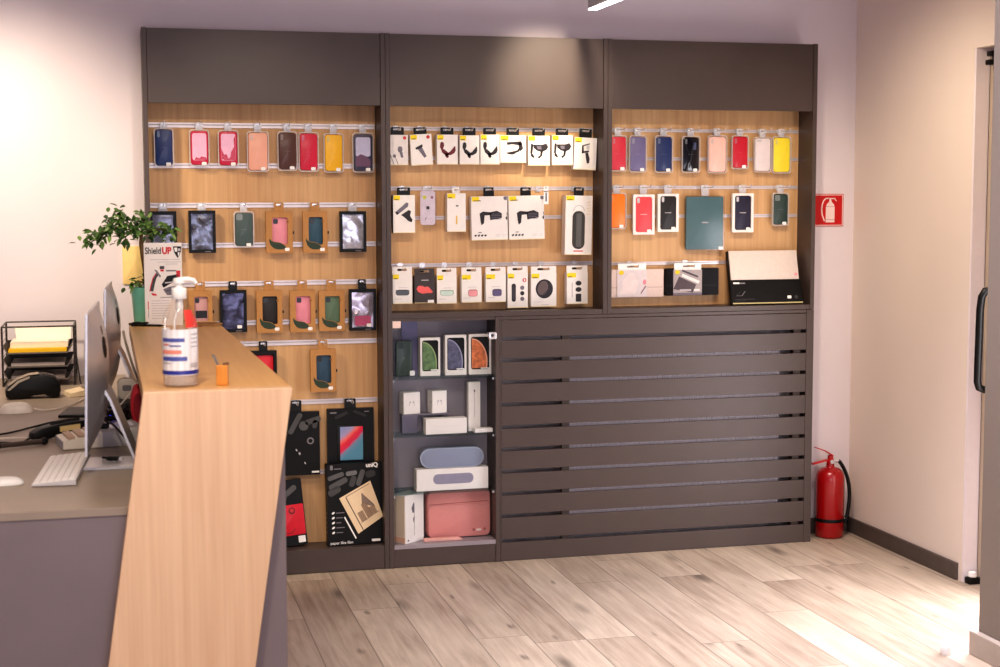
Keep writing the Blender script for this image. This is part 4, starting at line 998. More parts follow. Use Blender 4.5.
t = thing('radiator', 'white ribbed panel radiator seen through the gaps of the slatted cover', 'radiator', (2.458, 6.340, .14))
RAD = M('radiator_white', (196,186,191), rough=.4, var=.02)
b = MB().box(-.51, .51, .012, .08, 0, .80, RAD)
for i in range(85): b.box(-.51+i*.012, -.51+i*.012+.0095, .008, .012, .01, .79, RAD)
b.build('panel', t, smooth=False)
MB().box(-.4, -.36, .08, .144, .1, .7, RAD).box(.36, .4, .08, .144, .1, .7, RAD).build('wall_bracket', t, smooth=False)

# ------------------------------------------------------------------ fire extinguisher and its sign
RED = M('extinguisher_red', (160,8,16), rough=.25, var=.03, coat=.4)
ex = thing('fire_extinguisher', 'red fire extinguisher on the floor in the corner', 'fire extinguisher', (3.254, 6.392, 0))
ex.scale = (.94, .94, .94)
prof = [(.058,0),(.066,.004),(.0715,.014),(.0715,.295),(.069,.318),(.060,.336),(.043,.350),(.024,.356),(.020,.362),(.020,.372)]
MB().lathe(prof, RED, 40).build('cylinder', ex)
MB().lathe([(.0727,.083),(.0735,.086),(.0735,.097),(.0727,.1)], BLACKP, 40).build('strap_band', ex)
MB().lathe([(.017,.372),(.019,.374),(.019,.392),(.014,.396),(.014,.412),(.010,.416)], M('valve_red', (170,14,20), rough=.3), 20).tube([(.012,0,.385),(.045,0,.386)], .0085, CHROME, 12).tube([(0,-.012,.385),(0,-.024,.385)], .010, CHROME, 12).build('valve', ex)
HR = M('handle_red', (186,14,20), rough=.3)
MB().add([(.012,-.011,.410),(.012,.011,.410),(-.03,-.011,.436),(-.03,.011,.436),(-.085,-.011,.456),(-.085,.011,.456),(.012,-.011,.416),(.012,.011,.416),(-.03,-.011,.442),(-.03,.011,.442),(-.085,-.011,.461),(-.085,.011,.461)],
    [(0,1,3,2),(2,3,5,4),(6,8,9,7),(8,10,11,9),(0,2,8,6),(2,4,10,8),(1,7,9,3),(3,9,11,5),(0,6,7,1),(4,5,11,10)], HR).build('lever', ex)
MB().add([(.012,-.010,.392),(.012,.010,.392),(-.03,-.010,.386),(-.03,.010,.386),(-.10,-.010,.372),(-.10,.010,.372),(.012,-.010,.400),(.012,.010,.400),(-.03,-.010,.394),(-.03,.010,.394),(-.10,-.010,.379),(-.10,.010,.379)],
    [(0,1,3,2),(2,3,5,4),(6,8,9,7),(8,10,11,9),(0,2,8,6),(2,4,10,8),(1,7,9,3),(3,9,11,5),(0,6,7,1),(4,5,11,10)], HR).build('carry_handle', ex)
hz = []
for i in range(15):
    u = i/14; hz.append((.045+.052*math.sin(u*PI*.80)+.012*u, -.012*u, .386-.30*u**1.15+.015*math.sin(u*PI)))
MB().tube(hz, .0095, BLACKP, 10).tube([hz[-1], (.080,-.012,.066)], .0115, BLACKP, 10).build('hose', ex)
MB().tube([(.068,-.012,.092),(.086,-.012,.092)], .004, CHROME, 8).build('hose_clip', ex)
MB().add([(.0722*math.cos(a)*1.0, .0722*math.sin(a), z) for z in (.15,.27) for a in [(-20+8*i)*PI/180 for i in range(6)]], [(i,i+1,6+i+1,6+i) for i in range(5)], M('label_cream', (232,214,170), rough=.5)).build('label', ex, fix=False)
t = thing('fire_extinguisher_sign', 'red square sign with white extinguisher on the back wall', 'sign', (3.395-.0, 6.4815, 1.458))
SR = M('sign_red', (196,16,22), rough=.4, var=.02); SW = M('sign_white', (240,214,212), rough=.4, var=.02)
s = .152
t.location = (3.268, 6.4805, 1.468)
MB().box(-s/2, s/2, 0, .004, -.0, s, SR).ring(rect(-s*.48,s*.02,s*.48,s*.98), rect(-s*.455,s*.045,s*.455,s*.955), -.0006, .0002, SW).build('panel', t, smooth=False)
b = MB()
b.slab([(-.10*s,.12*s),(.20*s,.12*s),(.20*s,.60*s),(.17*s,.68*s),(.09*s,.76*s),(.08*s,.84*s),(.02*s,.84*s),(.01*s,.76*s),(-.07*s,.68*s),(-.10*s,.60*s)], -.001, .0002, SW)
b.slab(bar(-.02*s,.86*s,.22*s,.86*s,.035*s), -.001, .0002, SW).slab(bar(.18*s,.86*s,.26*s,.78*s,.03*s), -.001, .0002, SW)
arc = [(.02,.865),(-.10,.86),(-.17,.80),(-.22,.68),(-.24,.54),(-.22,.36),(-.17,.24),(-.14,.16)]
for (a0, z0), (a1, z1) in zip(arc, arc[1:]): b.slab(bar(a0*s, z0*s, a1*s, z1*s, .04*s), -.001, .0002, SW)
for z in (.20, .60): b.slab(rect(-.10*s, z*s, .20*s, (z+.018)*s), -.0014, .0002, M('sign_line', (190,150,150), rough=.4))
b.build('extinguisher_symbol', t, smooth=False)
# small things on the floor
t = thing('door_stop', 'small white cylindrical door stop on the bright floor', 'door stop', (2.80, 4.60, 0))
MB().lathe([(.019,0),(.02,.002),(.02,.043),(.018,.046)], M('door_stop_white', (248,246,244), rough=.3), 24).build('door_stop_body', t)
t = thing('floor_pivot', 'black lump with white bits at the foot of the white door jamb', 'door hinge', (3.43, 5.436, 0))
MB().box(-.03, .026, -.016, .024, 0, .028, BLACKP).build('pivot_block', t, bevel=.006)
MB().lathe([(.016,.028),(.02,.032),(.018,.048),(.008,.052)], STICK, 10, c=(-.004,.004,0)).build('pivot_cap', t)
# ------------------------------------------------------------------ reception desk
DESK = M('grey_desk', (130,117,119), rough=.5, var=.03, scale=6)
WORKTOP = M('grey_worktop', (156,141,126), rough=.42, var=.04, scale=6)
TZ, DZ = 1.146, .8676
dk = thing('reception_desk', 'reception desk with slanted oak end panel and raised oak counter', 'reception desk', (.2, 3.615, 0))
W(MB().slab([(-2.2,0),(.391,0),(.394,1.105),(.335,1.105),(.335,.847),(-2.2,.847)], 3.655, 3.675, DESK).build('end_panel', smooth=False), dk)
W(MB().add([(.360,3.675,0),(.391,3.675,0),(.346,5.69,0),(.315,5.69,0),(.363,3.675,1.105),(.394,3.675,1.105),(.349,5.69,1.105),(.318,5.69,1.105)], [(0,3,2,1),(4,5,6,7),(0,1,5,4),(1,2,6,5),(2,3,7,6),(3,0,4,7)], DESK).build('front_panel', smooth=False), dk)
W(MB().box(-2.2, .312, 3.652, 5.68, .847, .867, WORKTOP).box(-2.2, .03, 5.6805, 6.48, .847, .867, WORKTOP).build('worktop', smooth=False, bevel=.0012), dk)
k = .1463
W(MB().slab([(.058-k*TZ,0.001),(.410-k*TZ,0.001),(.410,TZ),(.058,TZ)], 3.615, 3.654, COUNTER).build('slanted_end_panel', smooth=False, bevel=.0015), dk)
W(MB().add([(.0585,3.6545,TZ-.04),(.4095,3.6545,TZ-.04),(.365,5.72,TZ-.04),(.045,5.72,TZ-.04),(.0585,3.6545,TZ-.0003),(.4095,3.6545,TZ-.0003),(.365,5.72,TZ-.0003),(.045,5.72,TZ-.0003)], [(0,3,2,1),(4,5,6,7),(0,1,5,4),(1,2,6,5),(2,3,7,6),(3,0,4,7)], COUNTERT).build('counter_top', smooth=False, bevel=.0012), dk)
W(MB().box(-2.2, -2.17, 3.70, 6.46, .0, .846, DESK).build('side_leg_panel', smooth=False), dk)

# hand sanitizer bottle
sb = thing('sanitizer_bottle', 'clear pump bottle of hand sanitizer on the near end of the counter', 'bottle', (.150, 3.722, TZ))
PL = M('pump_white', (244,242,238), rough=.35, var=.01)
BOT = clear('bottle_plastic', (252,250,248), .02, .06)
prof = [(.036,0),(.0415,.004),(.0425,.012),(.0425,.150),(.041,.165),(.036,.180),(.028,.197),(.019,.210),(.0145,.217),(.0145,.222)]
MB().lathe(prof, BOT, 40).build('bottle', sb)
MB().lathe([(.039,.006),(.0405,.014),(.0405,.128),(.0405,.1285)], frost('sanitizer_gel', (244,240,236), .38, .15), 32).build('gel', sb)
lb = MB(); n = 26; LBL = M('label_white', (246,244,246), rough=.4, var=.01); BLU = M('label_blue', (52,60,150), rough=.4); REDL = M('label_red', (226,96,84), rough=.4)
def wrap(a0, a1, z0, z1, r, m, b):
    vs = []; N = 14
    for i in range(N+1):
        a = math.radians(a0+(a1-a0)*i/N); vs += [(r*math.sin(a), -r*math.cos(a), z0), (r*math.sin(a), -r*math.cos(a), z1)]
    b.add(vs, [(2*i, 2*i+2, 2*i+3, 2*i+1) for i in range(N)], m)
wrap(-150, 150, .030, .142, .0430, LBL, lb); wrap(-150, 150, .032, .042, .0433, BLU, lb)
wrap(-72, 12, .112, .121, .0433, M('label_blue_soft', (84,94,166), rough=.4), lb); wrap(-66, -40, .104, .107, .0433, REDL, lb); wrap(-40, 0, .101, .104, .0433, BLU, lb)
wrap(-72, 2, .083, .092, .0433, M('label_salmon', (240,150,132), rough=.4), lb); wrap(-72, 20, .066, .076, .0433, M('label_blue_soft', (84,94,166)), lb); wrap(-72,-34,.058,.062,.0433,LGREY,lb); wrap(30, 66, .05, .06, .0433, LGREY, lb)
for z in (.128,.118,.108,.098): wrap(34, 70, z, z+.003, .0433, LGREY, lb)
lb.build('label', sb, fix=False)
rs = MB()
vs = []
for i in range(9):
    u = i/8
    for j in range(5):
        v = j/4; z = .146+.042*v; r = .0432 if z < .152 else .0432-(z-.152)*.42
        a = math.radians(18+66*u); vs.append((r*math.sin(a), -r*math.cos(a), z))
rs.add(vs, [(5*i+j, 5*i+5+j, 5*i+6+j, 5*i+j+1) for i in range(8) for j in range(4)], M('red_sticker', (232,76,70), rough=.4)).build('red_sticker', sb, fix=False)
pp = MB().lathe([(.0165,.214),(.018,.216),(.018,.238),(.0165,.241),(.008,.243),(.0075,.250),(.013,.252),(.014,.258),(.012,.264),(.004,.266)], PL, 28)
pp.tube([(0,0,.259),(.020,-.004,.262),(.036,-.007,.259),(.041,-.008,.251)], .0075, PL, 12, r2=.0045)
pp.tube([(0,0,.214),(-.004,.0,.19),(-.012,.002,.16),(-.016,.004,.02)], .0028, PL, 8)
pp.lathe([(.007,.186),(.009,.19),(.009,.214)], PL, 16)
pp.build('pump', sb)
# wooden card block
cb = thing('card_holder', 'small orange wooden block holding a dark grey card on the counter', 'card holder', (.250, 3.715, TZ), (0,0,math.radians(-12)))
MB().box(-.014, .014, -.010, .010, 0, .050, wood('block_wood', (196,120,40), (222,150,62), 'Z', .4)).build('block', cb, smooth=False, bevel=.002)
MB().add([(-.026,.000,.076),(-.012,-.001,.045),(-.006,.001,.046),(-.018,.002,.074),(-.026,.002,.076),(-.012,.001,.045),(-.006,.003,.046),(-.018,.004,.074)], [(0,1,2,3),(7,6,5,4),(0,3,7,4),(1,5,6,2),(0,4,5,1),(3,2,6,7)], M('card_dark', (112,104,98), rough=.5)).build('card', cb, smooth=False)
MB().add([(.0,-.002,.05),(.018,-.003,.05),(.016,-.003,.057),(.002,-.002,.055)], [(0,1,2,3)], M('card_brown', (120,84,56), rough=.5)).build('paper_flap', cb, smooth=False, fix=False)
# pens and cord at the far end of the counter
for i, (a, b_) in enumerate((((.052,5.555),(.168,5.50)), ((.045,5.50),(.165,5.56)))):
    ln = math.hypot(b_[0]-a[0], b_[1]-a[1]); ang = math.atan2(b_[1]-a[1], b_[0]-a[0])
    t = thing('pen', ('thin black pen lying under another pen before the stand-up box', 'thin black pen lying across another pen before the stand-up box')[i], 'pen', ((a[0]+b_[0])/2, (a[1]+b_[1])/2, TZ+.0042+.0082*i), (0, 0, ang), 'black pens on the counter')
    MB().tube([(-ln/2,0,0),(-ln/2+.004,0,0),(ln/2-.012,0,0)], .004, BLACKP, 10).tube([(ln/2-.012,0,0),(ln/2,0,0)], .0036, BLACKP, 10, r2=.0008).tube([(-ln/2+.01,-.0,.0045),(-ln/2+.045,0,.0055)], .0012, BLACKP, 6).build('pen_body', t)
pts = []
for i in range(40):
    a = i/39*4*PI; r = 1-.25*i/39
    pts.append((.318+.052*r*math.cos(a)+.006*math.sin(3*a), 5.50+.07*r*math.sin(a), TZ+.004+.004*(i/39)+.002*math.sin(a*1.5)))
tag(MB().tube(pts, .0034, M('brown_cord', (150,112,72), rough=.6), 8).build('cord_loop'), 'brown looped cord lying near the far edge of the counter', 'cord')

# standing card box with the shield logo
sx = thing('display_box', 'tall white stand-up box printed ShieldUP beside the plant pot', 'box', (.169, 5.53, TZ+.0005), (math.radians(-1.5), 0, 0))
w, h = .133, .300
MB().box(-w/2, w/2, 0, .035, 0, h, WHITE).build('box', sx, smooth=False, bevel=.001)
b = MB(); SHR = M('shield_red', (206,34,48), rough=.45)
b.slab([(.036,h*.955),(.040,h*.885),(.049,h*.83),(.052,h*.815),(.055,h*.83),(.0635,h*.885),(.0655,h*.955)], -.0008, 0, BLACK)
b.slab([(.040,h*.94),(.043,h*.89),(.051,h*.89),(.051,h*.94)], -.0014, 0, STICK); b.slab([(.053,h*.885),(.060,h*.885),(.056,h*.845),(.053,h*.84)], -.0014, 0, STICK); b.slab(rect(.053,h*.90,.062,h*.93), -.0014, 0, LGREY)
for z, a0, a1 in ((.795,-.045,.06),(.765,-.02,.062),(.74,.01,.05)): b.slab(rect(a0, z*h, a1, z*h+.0022), -.0006, 0, LGREY)
b.slab(rect(-.012,h*.685,.004,h*.72), -.0008, 0, DGREY); b.slab(rect(-.010,h*.655,.002,h*.68), -.0008, 0, SHR); b.slab(rect(.010,h*.655,.046,h*.672), -.0008, 0, MGREY); b.slab(rr(.053,h*.625,.014,.024,.002), -.0009, 0, SHR)
arm = [(-.018,.64),(-.030,.58),(-.037,.50),(-.042,.42)]
for (a0,z0),(a1,z1) in zip(arm, arm[1:]): b.slab(bar(a0, z0*h, a1, z1*h, .011), -.0008, 0, DGREY); b.slab(bar(a0-.007, z0*h-.002, a1-.007, z1*h-.002, .003), -.001, 0, SHR)
b.slab([(-.032,.68*h),(-.022,.67*h),(-.008,.60*h),(-.012,.58*h),(-.024,.64*h)][::-1], -.0009, 0, MGREY); b.slab([(-.044,.40*h),(-.04,.37*h),(-.024,.365*h),(-.026,.385*h)], -.0009, 0, SHR)
b.slab([(-.006,.50*h),(.014,.60*h),(.052,.62*h),(.056,.56*h),(.02,.50*h),(.0,.46*h)][::-1], -.0009, 0, BLACK)
b.slab([(.004,.525*h),(.034,.535*h),(.034,.52*h),(.006,.51*h)][::-1], -.0014, 0, LGREY)
b.slab([(-.002,.44*h),(.02,.47*h),(.044,.48*h),(.05,.45*h),(.03,.37*h),(.012,.37*h)][::-1], -.0009, 0, INKG); b.slab(bar(.008,.42*h,.04,.44*h,.003), -.0014, 0, DGREY)
b.slab(rect(-.012,.34*h,.028,.348*h), -.0006, 0, MGREY)
for z in (.30,.27,.24,.21,.18,.15,.12,.09): b.slab(rect(-.044, z*h, .02+.012*((z*100)%3), z*h+.002), -.0006, 0, LGREY)
b.slab(rect(-.056,.20*h,-.0535,.30*h), -.0008, 0, SHR); b.slab(rect(-.0555,.10*h,-.054,.19*h), -.0008, 0, MGREY)
b.build('printed_picture', sx, smooth=False)
lettering('Shield', .0335, (-.063, -.0008, h*.868), M('shield_black', (44,36,40), rough=.5), sx, sx=.72, weight=.0004)
lettering('UP', .0335, (-.003, -.0008, h*.868), SHR, sx, sx=.80, weight=.0014)

# potted plant
pt = thing('potted_plant', 'small leafy tree in a turquoise pot at the far end of the counter', 'plant', (.107, 5.645, TZ))
POT = M('turquoise_pot', (140,222,196), rough=.4, var=.03, coat=.2)
MB().lathe([(.041,0),(.043,.003),(.0525,.132),(.0535,.136),(.0505,.136),(.049,.128),(.048,.118)], POT, 32).build('pot', pt)
MB().lathe([(.001,.117),(.0475,.119)], M('dark_soil', (60,44,34), rough=.95, var=.3, scale=90), 24, cap=False).build('soil', pt)
BARK = M('bark', (116,92,62), rough=.9, var=.2, scale=80)
tr = MB()
trunk = [(0,0,.112),(.004,0,.17),(-.005,.002,.23),(-.012,0,.29),(-.010,0,.335)]
tr.tube(trunk, .0085, BARK, 8, r2=.006).tube([(.006,.004,.114),(.012,.004,.17),(.004,.0,.24),(-.006,.002,.30),(-.012,0,.33)], .005, BARK, 7)
branches = [
 [(-.010,0,.335),(-.045,-.01,.345),(-.085,-.02,.352),(-.13,-.03,.345),(-.175,-.04,.335),(-.20,-.05,.315)],
 [(-.010,0,.335),(-.04,0,.36),(-.07,-.01,.385),(-.100,-.02,.415)],
 [(-.010,0,.335),(.0,.01,.37),(-.012,.02,.40)],
 [(-.010,0,.335),(.03,-.01,.345),(.065,-.02,.345),(.10,-.03,.338)],
 [(-.045,-.01,.345),(-.06,-.03,.33),(-.075,-.04,.30)],
 [(-.085,-.02,.352),(-.11,-.05,.36),(-.125,-.06,.385)],
 [(.0,0,.15),(-.025,-.02,.16),(-.04,-.03,.15)], [(.0,0,.15),(.02,-.02,.175),(.015,-.03,.19)], [(-.13,-.03,.345),(-.15,-.05,.325),(-.165,-.05,.295)]]
for br in branches: tr.tube(br, .0032, BARK, 6, r2=.0012)
tr.build('trunk', pt)
rnd = random.Random(11)
LF1 = M('leaf_dark', (54,86,38), rough=.45, var=.25, scale=12); LF2 = M('leaf_mid', (88,124,58), rough=.45, var=.2, scale=12); LF3 = M('leaf_light', (130,164,88), rough=.45, var=.15, scale=12)
fl = MB()
def leaf(p, d, ln, wd, m):
    d = d.normalized(); s = d.cross(Vector((rnd.uniform(-.4,.4), rnd.uniform(-.9,-.2), 1))).normalized(); nrm = s.cross(d)
    P = lambda u, v, c: p+d*ln*u+s*wd*v+nrm*ln*c
    fl.add([P(0,0,0),P(.3,.42,.03),P(.65,.38,.02),P(1,0,-.12),P(.65,-.38,.02),P(.3,-.42,.03),P(.35,0,-.03),P(.68,0,-.05)], [(0,1,6),(1,2,7,6),(2,3,7),(0,6,5),(6,7,4,5),(7,3,4)], m)
dens = [95, 60, 46, 80, 18, 30, 22, 14, 22]
for br, nn in zip(branches, dens):
    for _ in range(nn):
        u = rnd.random()**.7*(len(br)-1); i = min(int(u), len(br)-2); p = Vector(br[i]).lerp(Vector(br[i+1]), u-i)
        p += Vector((rnd.gauss(0,.014), rnd.gauss(0,.018), rnd.gauss(0,.013)))
        leaf(p, Vector((rnd.gauss(0,.8)-.15, rnd.gauss(-.2,.7), rnd.gauss(-.35,.6))), rnd.uniform(.024,.037), rnd.uniform(.014,.021), rnd.choice((LF1,LF1,LF2,LF2,LF3)))
fl.build('foliage', pt, fix=False)
t = thing('wall_plate', 'pale yellow plate on the wall behind the plant', 'wall plate', (.073, 6.478, 1.247))
MB().slab(rr(0,.08,.082,.161,.006), 0, .0065, M('pale_yellow_plate', (242,212,142), rough=.5, var=.03), ch=.002).build('plate', t)

# ------------------------------------------------------------------ all-in-one computers seen from behind
ALUM = M('computer_aluminium', (206,204,208), rough=.32, metal=.55, var=.02)
LOGO = M('dark_mark', (34,24,22), rough=.7, spec=.2)
def computer(label, loc, rz, k=1.0):
    t = thing('desktop_computer', label, 'computer', loc, (0, 0, math.radians(rz)), 'desktop computers on the reception desk')
    w, h, nx, nz = .50*k, .372*k, 20, 16
    def depth(u, v):
        a = max(0, 1-abs(2*u-1)**2.1); c = max(0, 1-abs(2*v-1)**3.0)
        return .006+.040*k*a*c
    vs = []; fs = []
    for j in range(nz+1):
        for i in range(nx+1): vs.append(((i/nx-.5)*w, depth(i/nx, j/nz), h*j/nz))
    for j in range(nz):
        for i in range(nx):
            a = j*(nx+1)+i; fs.append((a, a+nx+1, a+nx+2, a+1))
    nb = len(vs)
    per = [i for i in range(nx+1)]+[j*(nx+1)+nx for j in range(1, nz+1)]+[nz*(nx+1)+i for i in range(nx-1,-1,-1)]+[j*(nx+1) for j in range(nz-1,0,-1)]
    for q in per: vs.append((vs[q][0], 0, vs[q][2]))
    m_ = len(per)
    for i in range(m_): fs.append((per[i], per[(i+1)%m_], nb+(i+1)%m_, nb+i))
    fs.append(tuple(nb+i for i in range(m_)))
    d = MB().add(vs, fs, ALUM).build('display', t)
    d.location = (0, 0, .066*k); d.rotation_euler = (math.radians(-1.6), 0, 0)
    MB().box(-w*.485, w*.485, -.0015, 0, h*.19, h*.985, M('screen_glass', (16,16,20), rough=.08)).build('screen', d, smooth=False)
    # bitten-apple emblem, mirrored for the back
    R_ = .034*k; zc = h*.73; pts = []
    for i in range(40):
        a = 2*PI*i/40
        r = R_*(1+.05*math.cos(2*a)-.12*max(0, math.sin(a))**6-.06*max(0, -math.sin(a))**8)
        pts.append([r*.92*math.cos(a), r*math.sin(a)])
    bx = -R_*1.12
    for q in pts:
        dd = math.hypot(q[0]-bx, q[1]-.004*k)
        if dd < R_*.42: s_ = R_*.42/max(dd, 1e-5); q[0] = bx+(q[0]-bx)*s_; q[1] = .004*k+(q[1]-.004*k)*s_
    pts = [[q[0]+.075, q[1]] for q in pts]
    e = MB().add([(x_, depth(.5+x_/w, (zc+z_)/h)+.0008, zc+z_) for x_, z_ in pts]+[(.079, depth(.5+.079/w, .73)+.0009, zc)], [(i, (i+1) % 40, 40) for i in range(40)], LOGO)
    lf_ = ell(.071*k, R_*1.32, R_*.42, R_*.17, 2.2, 14)
    e.add([(x_, depth(.5+x_/w, (zc+z_)/h)+.0012, zc+z_) for x_, z_ in lf_], [tuple(range(14))], LOGO)
    e.build('emblem', d, fix=False)
    # bent sheet stand
    prof = [(.036,.235),(.046,.22),(.062,.19),(.122,.030),(.130,.012),(.126,.004),(.115,.0005),(-.016,.0005)]
    vs = []; fs = []; th = .007; ww = .085*k
    for i, (yy, zz) in enumerate(prof):
        p0 = Vector(prof[max(i-1,0)]); p1 = Vector(prof[min(i+1,len(prof)-1)]); tn = (p1-p0).normalized(); nn = Vector((-tn.y, tn.x))*-th
        if i >= 5: nn = Vector((-.004 if i == 5 else 0, th))
        for s_ in (-ww, ww): vs += [(s_, yy*k, zz*k), (s_, (yy+nn.x)*k if i < 5 else yy*k+nn.x, (zz+nn.y)*k if i < 5 else zz*k+nn.y)]
    for i in range(len(prof)-1):
        a = 4*i; b_ = a+4
        fs += [(a,a+2,b_+2,b_),(a+1,b_+1,b_+3,a+3),(a,b_,b_+1,a+1),(a+2,a+3,b_+3,b_+2)]
    fs += [(0,1,3,2), (len(vs)-4,len(vs)-2,len(vs)-1,len(vs)-3)]
    MB().add(vs, fs, ALUM).build('stand', t)
    return t
computer('silver all-in-one computer seen from behind, nearest to the camera', (-.0745, 4.262, DZ), -93.0)
computer('silver all-in-one computer behind the nearer one, close to the plant', (-.037, 5.40, DZ), -92.2, 1.0)

# keyboard and mice
kb = thing('keyboard', 'thin white keyboard in front of the nearer computer', 'keyboard', (-.151, 4.182, DZ), (0,0,math.radians(-93.8)))
KW = M('keyboard_white', (238,234,230), rough=.4, var=.01); KA = M('keyboard_base', (210,206,206), rough=.35, metal=.3, var=.02)
MB().add([(-.218,-.056,.001),(.218,-.056,.001),(.218,.056,.001),(-.218,.056,.001),(-.218,-.056,.006),(.218,-.056,.006),(.218,.056,.017),(-.218,.056,.017)], [(0,3,2,1),(4,5,6,7),(0,1,5,4),(1,2,6,5),(2,3,7,6),(3,0,4,7)], KA).build('base', kb, smooth=False, bevel=.0015)
kk = MB()
for r_ in range(6):
    y0 = -.053+r_*.0178
    n_ = 21
    for c_ in range(n_):
        x0 = -.214+c_*.0204; wk = .0184
        if r_ == 0 and 4 <= c_ <= 9:
            if c_ > 4: continue
            wk = .0184+.0204*5
        z0 = .0062+(y0+.056)*.098
        kk.add([(x0,y0,z0-.001),(x0+wk,y0,z0-.001),(x0+wk,y0+.0158,z0+.0006),(x0,y0+.0158,z0+.0006),(x0+.001,y0+.001,z0+.0022),(x0+wk-.001,y0+.001,z0+.0022),(x0+wk-.001,y0+.0148,z0+.0036),(x0+.001,y0+.0148,z0+.0036)], [(4,5,6,7),(0,1,5,4),(1,2,6,5),(2,3,7,6),(3,0,4,7)], KW)
kk.build('keys', kb, smooth=False, fix=False)
def dome(lx, ly, lz, m, name, t, n=28, rings=8, pw=.6):
    vs = []; fs = []
    for j in range(rings):
        a = j/rings*PI/2; c, s = math.cos(a)**pw, math.sin(a)
        for i in range(n):
            th = 2*PI*i/n; vs.append((lx/2*c*math.copysign(abs(math.cos(th))**.8, math.cos(th)), ly/2*c*math.copysign(abs(math.sin(th))**.8, math.sin(th)), lz*s))
    vs.append((0,0,lz))
    for j in range(rings-1):
        for i in range(n): fs.append((j*n+i, j*n+(i+1)%n, (j+1)*n+(i+1)%n, (j+1)*n+i))
    for i in range(n): fs.append(((rings-1)*n+i, (rings-1)*n+(i+1)%n, rings*n))
    fs.append(tuple(range(n-1,-1,-1)))
    return MB().add(vs, fs, m).build(name, t)
t = thing('computer_mouse', 'flat white wireless mouse at the near edge of the desk', 'mouse', (-.298, 4.03, DZ), (0,0,math.radians(4)))
dome(.113, .058, .019, KW, 'shell', t); MB().box(-.04,.04,-.02,.02,.0,.002,KA).build('base', t, smooth=False)
t = thing('computer_mouse', 'round white wired mouse before the card terminal', 'mouse', (-.342, 5.40, DZ), (0,0,math.radians(2)))
dome(.112, .064, .036, M('mouse_cream', (236,226,214), rough=.4), 'shell', t)
def cable(label, pts, r, m, name='cable'):
    P = [Vector(p) for p in pts]; out = []
    for i in range(len(P)-1):   # smooth through the points
        p0, p1, p2, p3 = P[max(i-1,0)], P[i], P[i+1], P[min(i+2,len(P)-1)]
        for s in range(6):
            u = s/6; out.append(.5*((2*p1)+(p2-p0)*u+(2*p0-5*p1+4*p2-p3)*u*u+(3*p1-p0-3*p2+p3)*u**3))
    out.append(P[-1])
    return tag(MB().tube(out, r, m, 8).build(name), label, 'cable')
CW = M('cable_white', (226,214,200), rough=.45)
z_ = DZ+.0050
cable('white mouse cable curving toward the far computer', [(-.285,5.402,DZ+.012),(-.25,5.40,z_),(-.20,5.44,z_),(-.15,5.56,z_),(-.12,5.70,z_),(-.10,5.72,DZ+.012),(-.06,5.60,z_)], .003, CW)
cable('black cable from the left toward the black handset, upper one', [(-.52,4.80,z_),(-.36,4.87,z_),(-.27,5.00,z_),(-.19,5.06,DZ+.012),(-.12,5.0,z_)], .0032, BLACKP)
cable('black cable from the left to the near end of the black handset', [(-.52,4.66,z_),(-.36,4.70,z_),(-.29,4.68,z_),(-.262,4.735,DZ+.012)], .0036, BLACKP)
cable('cream cable lying between two black cables on the left of the desk', [(-.52,4.765,z_),(-.40,4.785,z_),(-.31,4.785,z_),(-.275,4.768,z_)], .003, CW)
cable('black cable running from the nearer computer to the counter', [(-.035,4.60,DZ+.066),(-.02,4.58,DZ+.068),(.02,4.50,DZ+.035),(.06,4.46,DZ+.012),(.10,4.50,z_)], .0034, BLACKP)
cable('white cable looping down behind the far computer', [(.024,5.56,1.13),(.031,5.56,1.09),(.055,5.56,1.0),(.078,5.56,.93),(.085,5.55,.885),(.07,5.53,DZ+.008),(.03,5.54,DZ+.006)], .0045, CW)
cable('thin grey cable loop on the pile of devices', [(-.07,5.12,z_),(-.02,5.10,DZ+.03),(.04,5.12,DZ+.09),(.067,5.16,DZ+.135),(.074,5.21,DZ+.13),(.085,5.16,DZ+.06),(.095,5.12,z_)], .0028, CW)
# card terminal
tm = thing('card_terminal', 'black card payment terminal with grey top before the letter tray', 'card terminal', (-.305, 5.80, DZ), (0,0,math.radians(4)))
pf = [(-.098,.012),(-.085,.0),(-.02,.004),(.0,.012),(.04,.014),(.07,.0),(.092,.004),(.098,.03),(.094,.058),(.075,.080),(.04,.090),(-.02,.086),(-.06,.070),(-.090,.046),(-.100,.030)]
MB().slab(pf, -.042, .042, BLACKP, ch=.008).build('body', tm)
MB().add([(-.088,-.038,.050),(-.055,-.038,.0735),(-.015,-.038,.0885),(.02,-.038,.0918),(-.088,.038,.050),(-.055,.038,.0735),(-.015,.038,.0885),(.02,.038,.0918)], [(0,1,5,4),(1,2,6,5),(2,3,7,6)], M('terminal_grey', (152,138,122), rough=.4)).build('keypad', tm, fix=False)
MB().add([(-.092,-.0435,.036),(-.084,-.0435,.034),(-.050,-.0435,.062),(-.012,-.0435,.078),(-.012,-.0435,.086),(-.055,-.0435,.071)], [(0,1,2,3,4,5)], M('terminal_trim', (186,176,160), rough=.35)).build('side_trim', tm, fix=False)
MB().add([(.035,-.03,.0915),(.072,-.03,.083),(.072,.03,.083),(.035,.03,.0915)], [(0,1,2,3)], M('terminal_screen', (70,72,82), rough=.12)).build('screen', tm, fix=False)
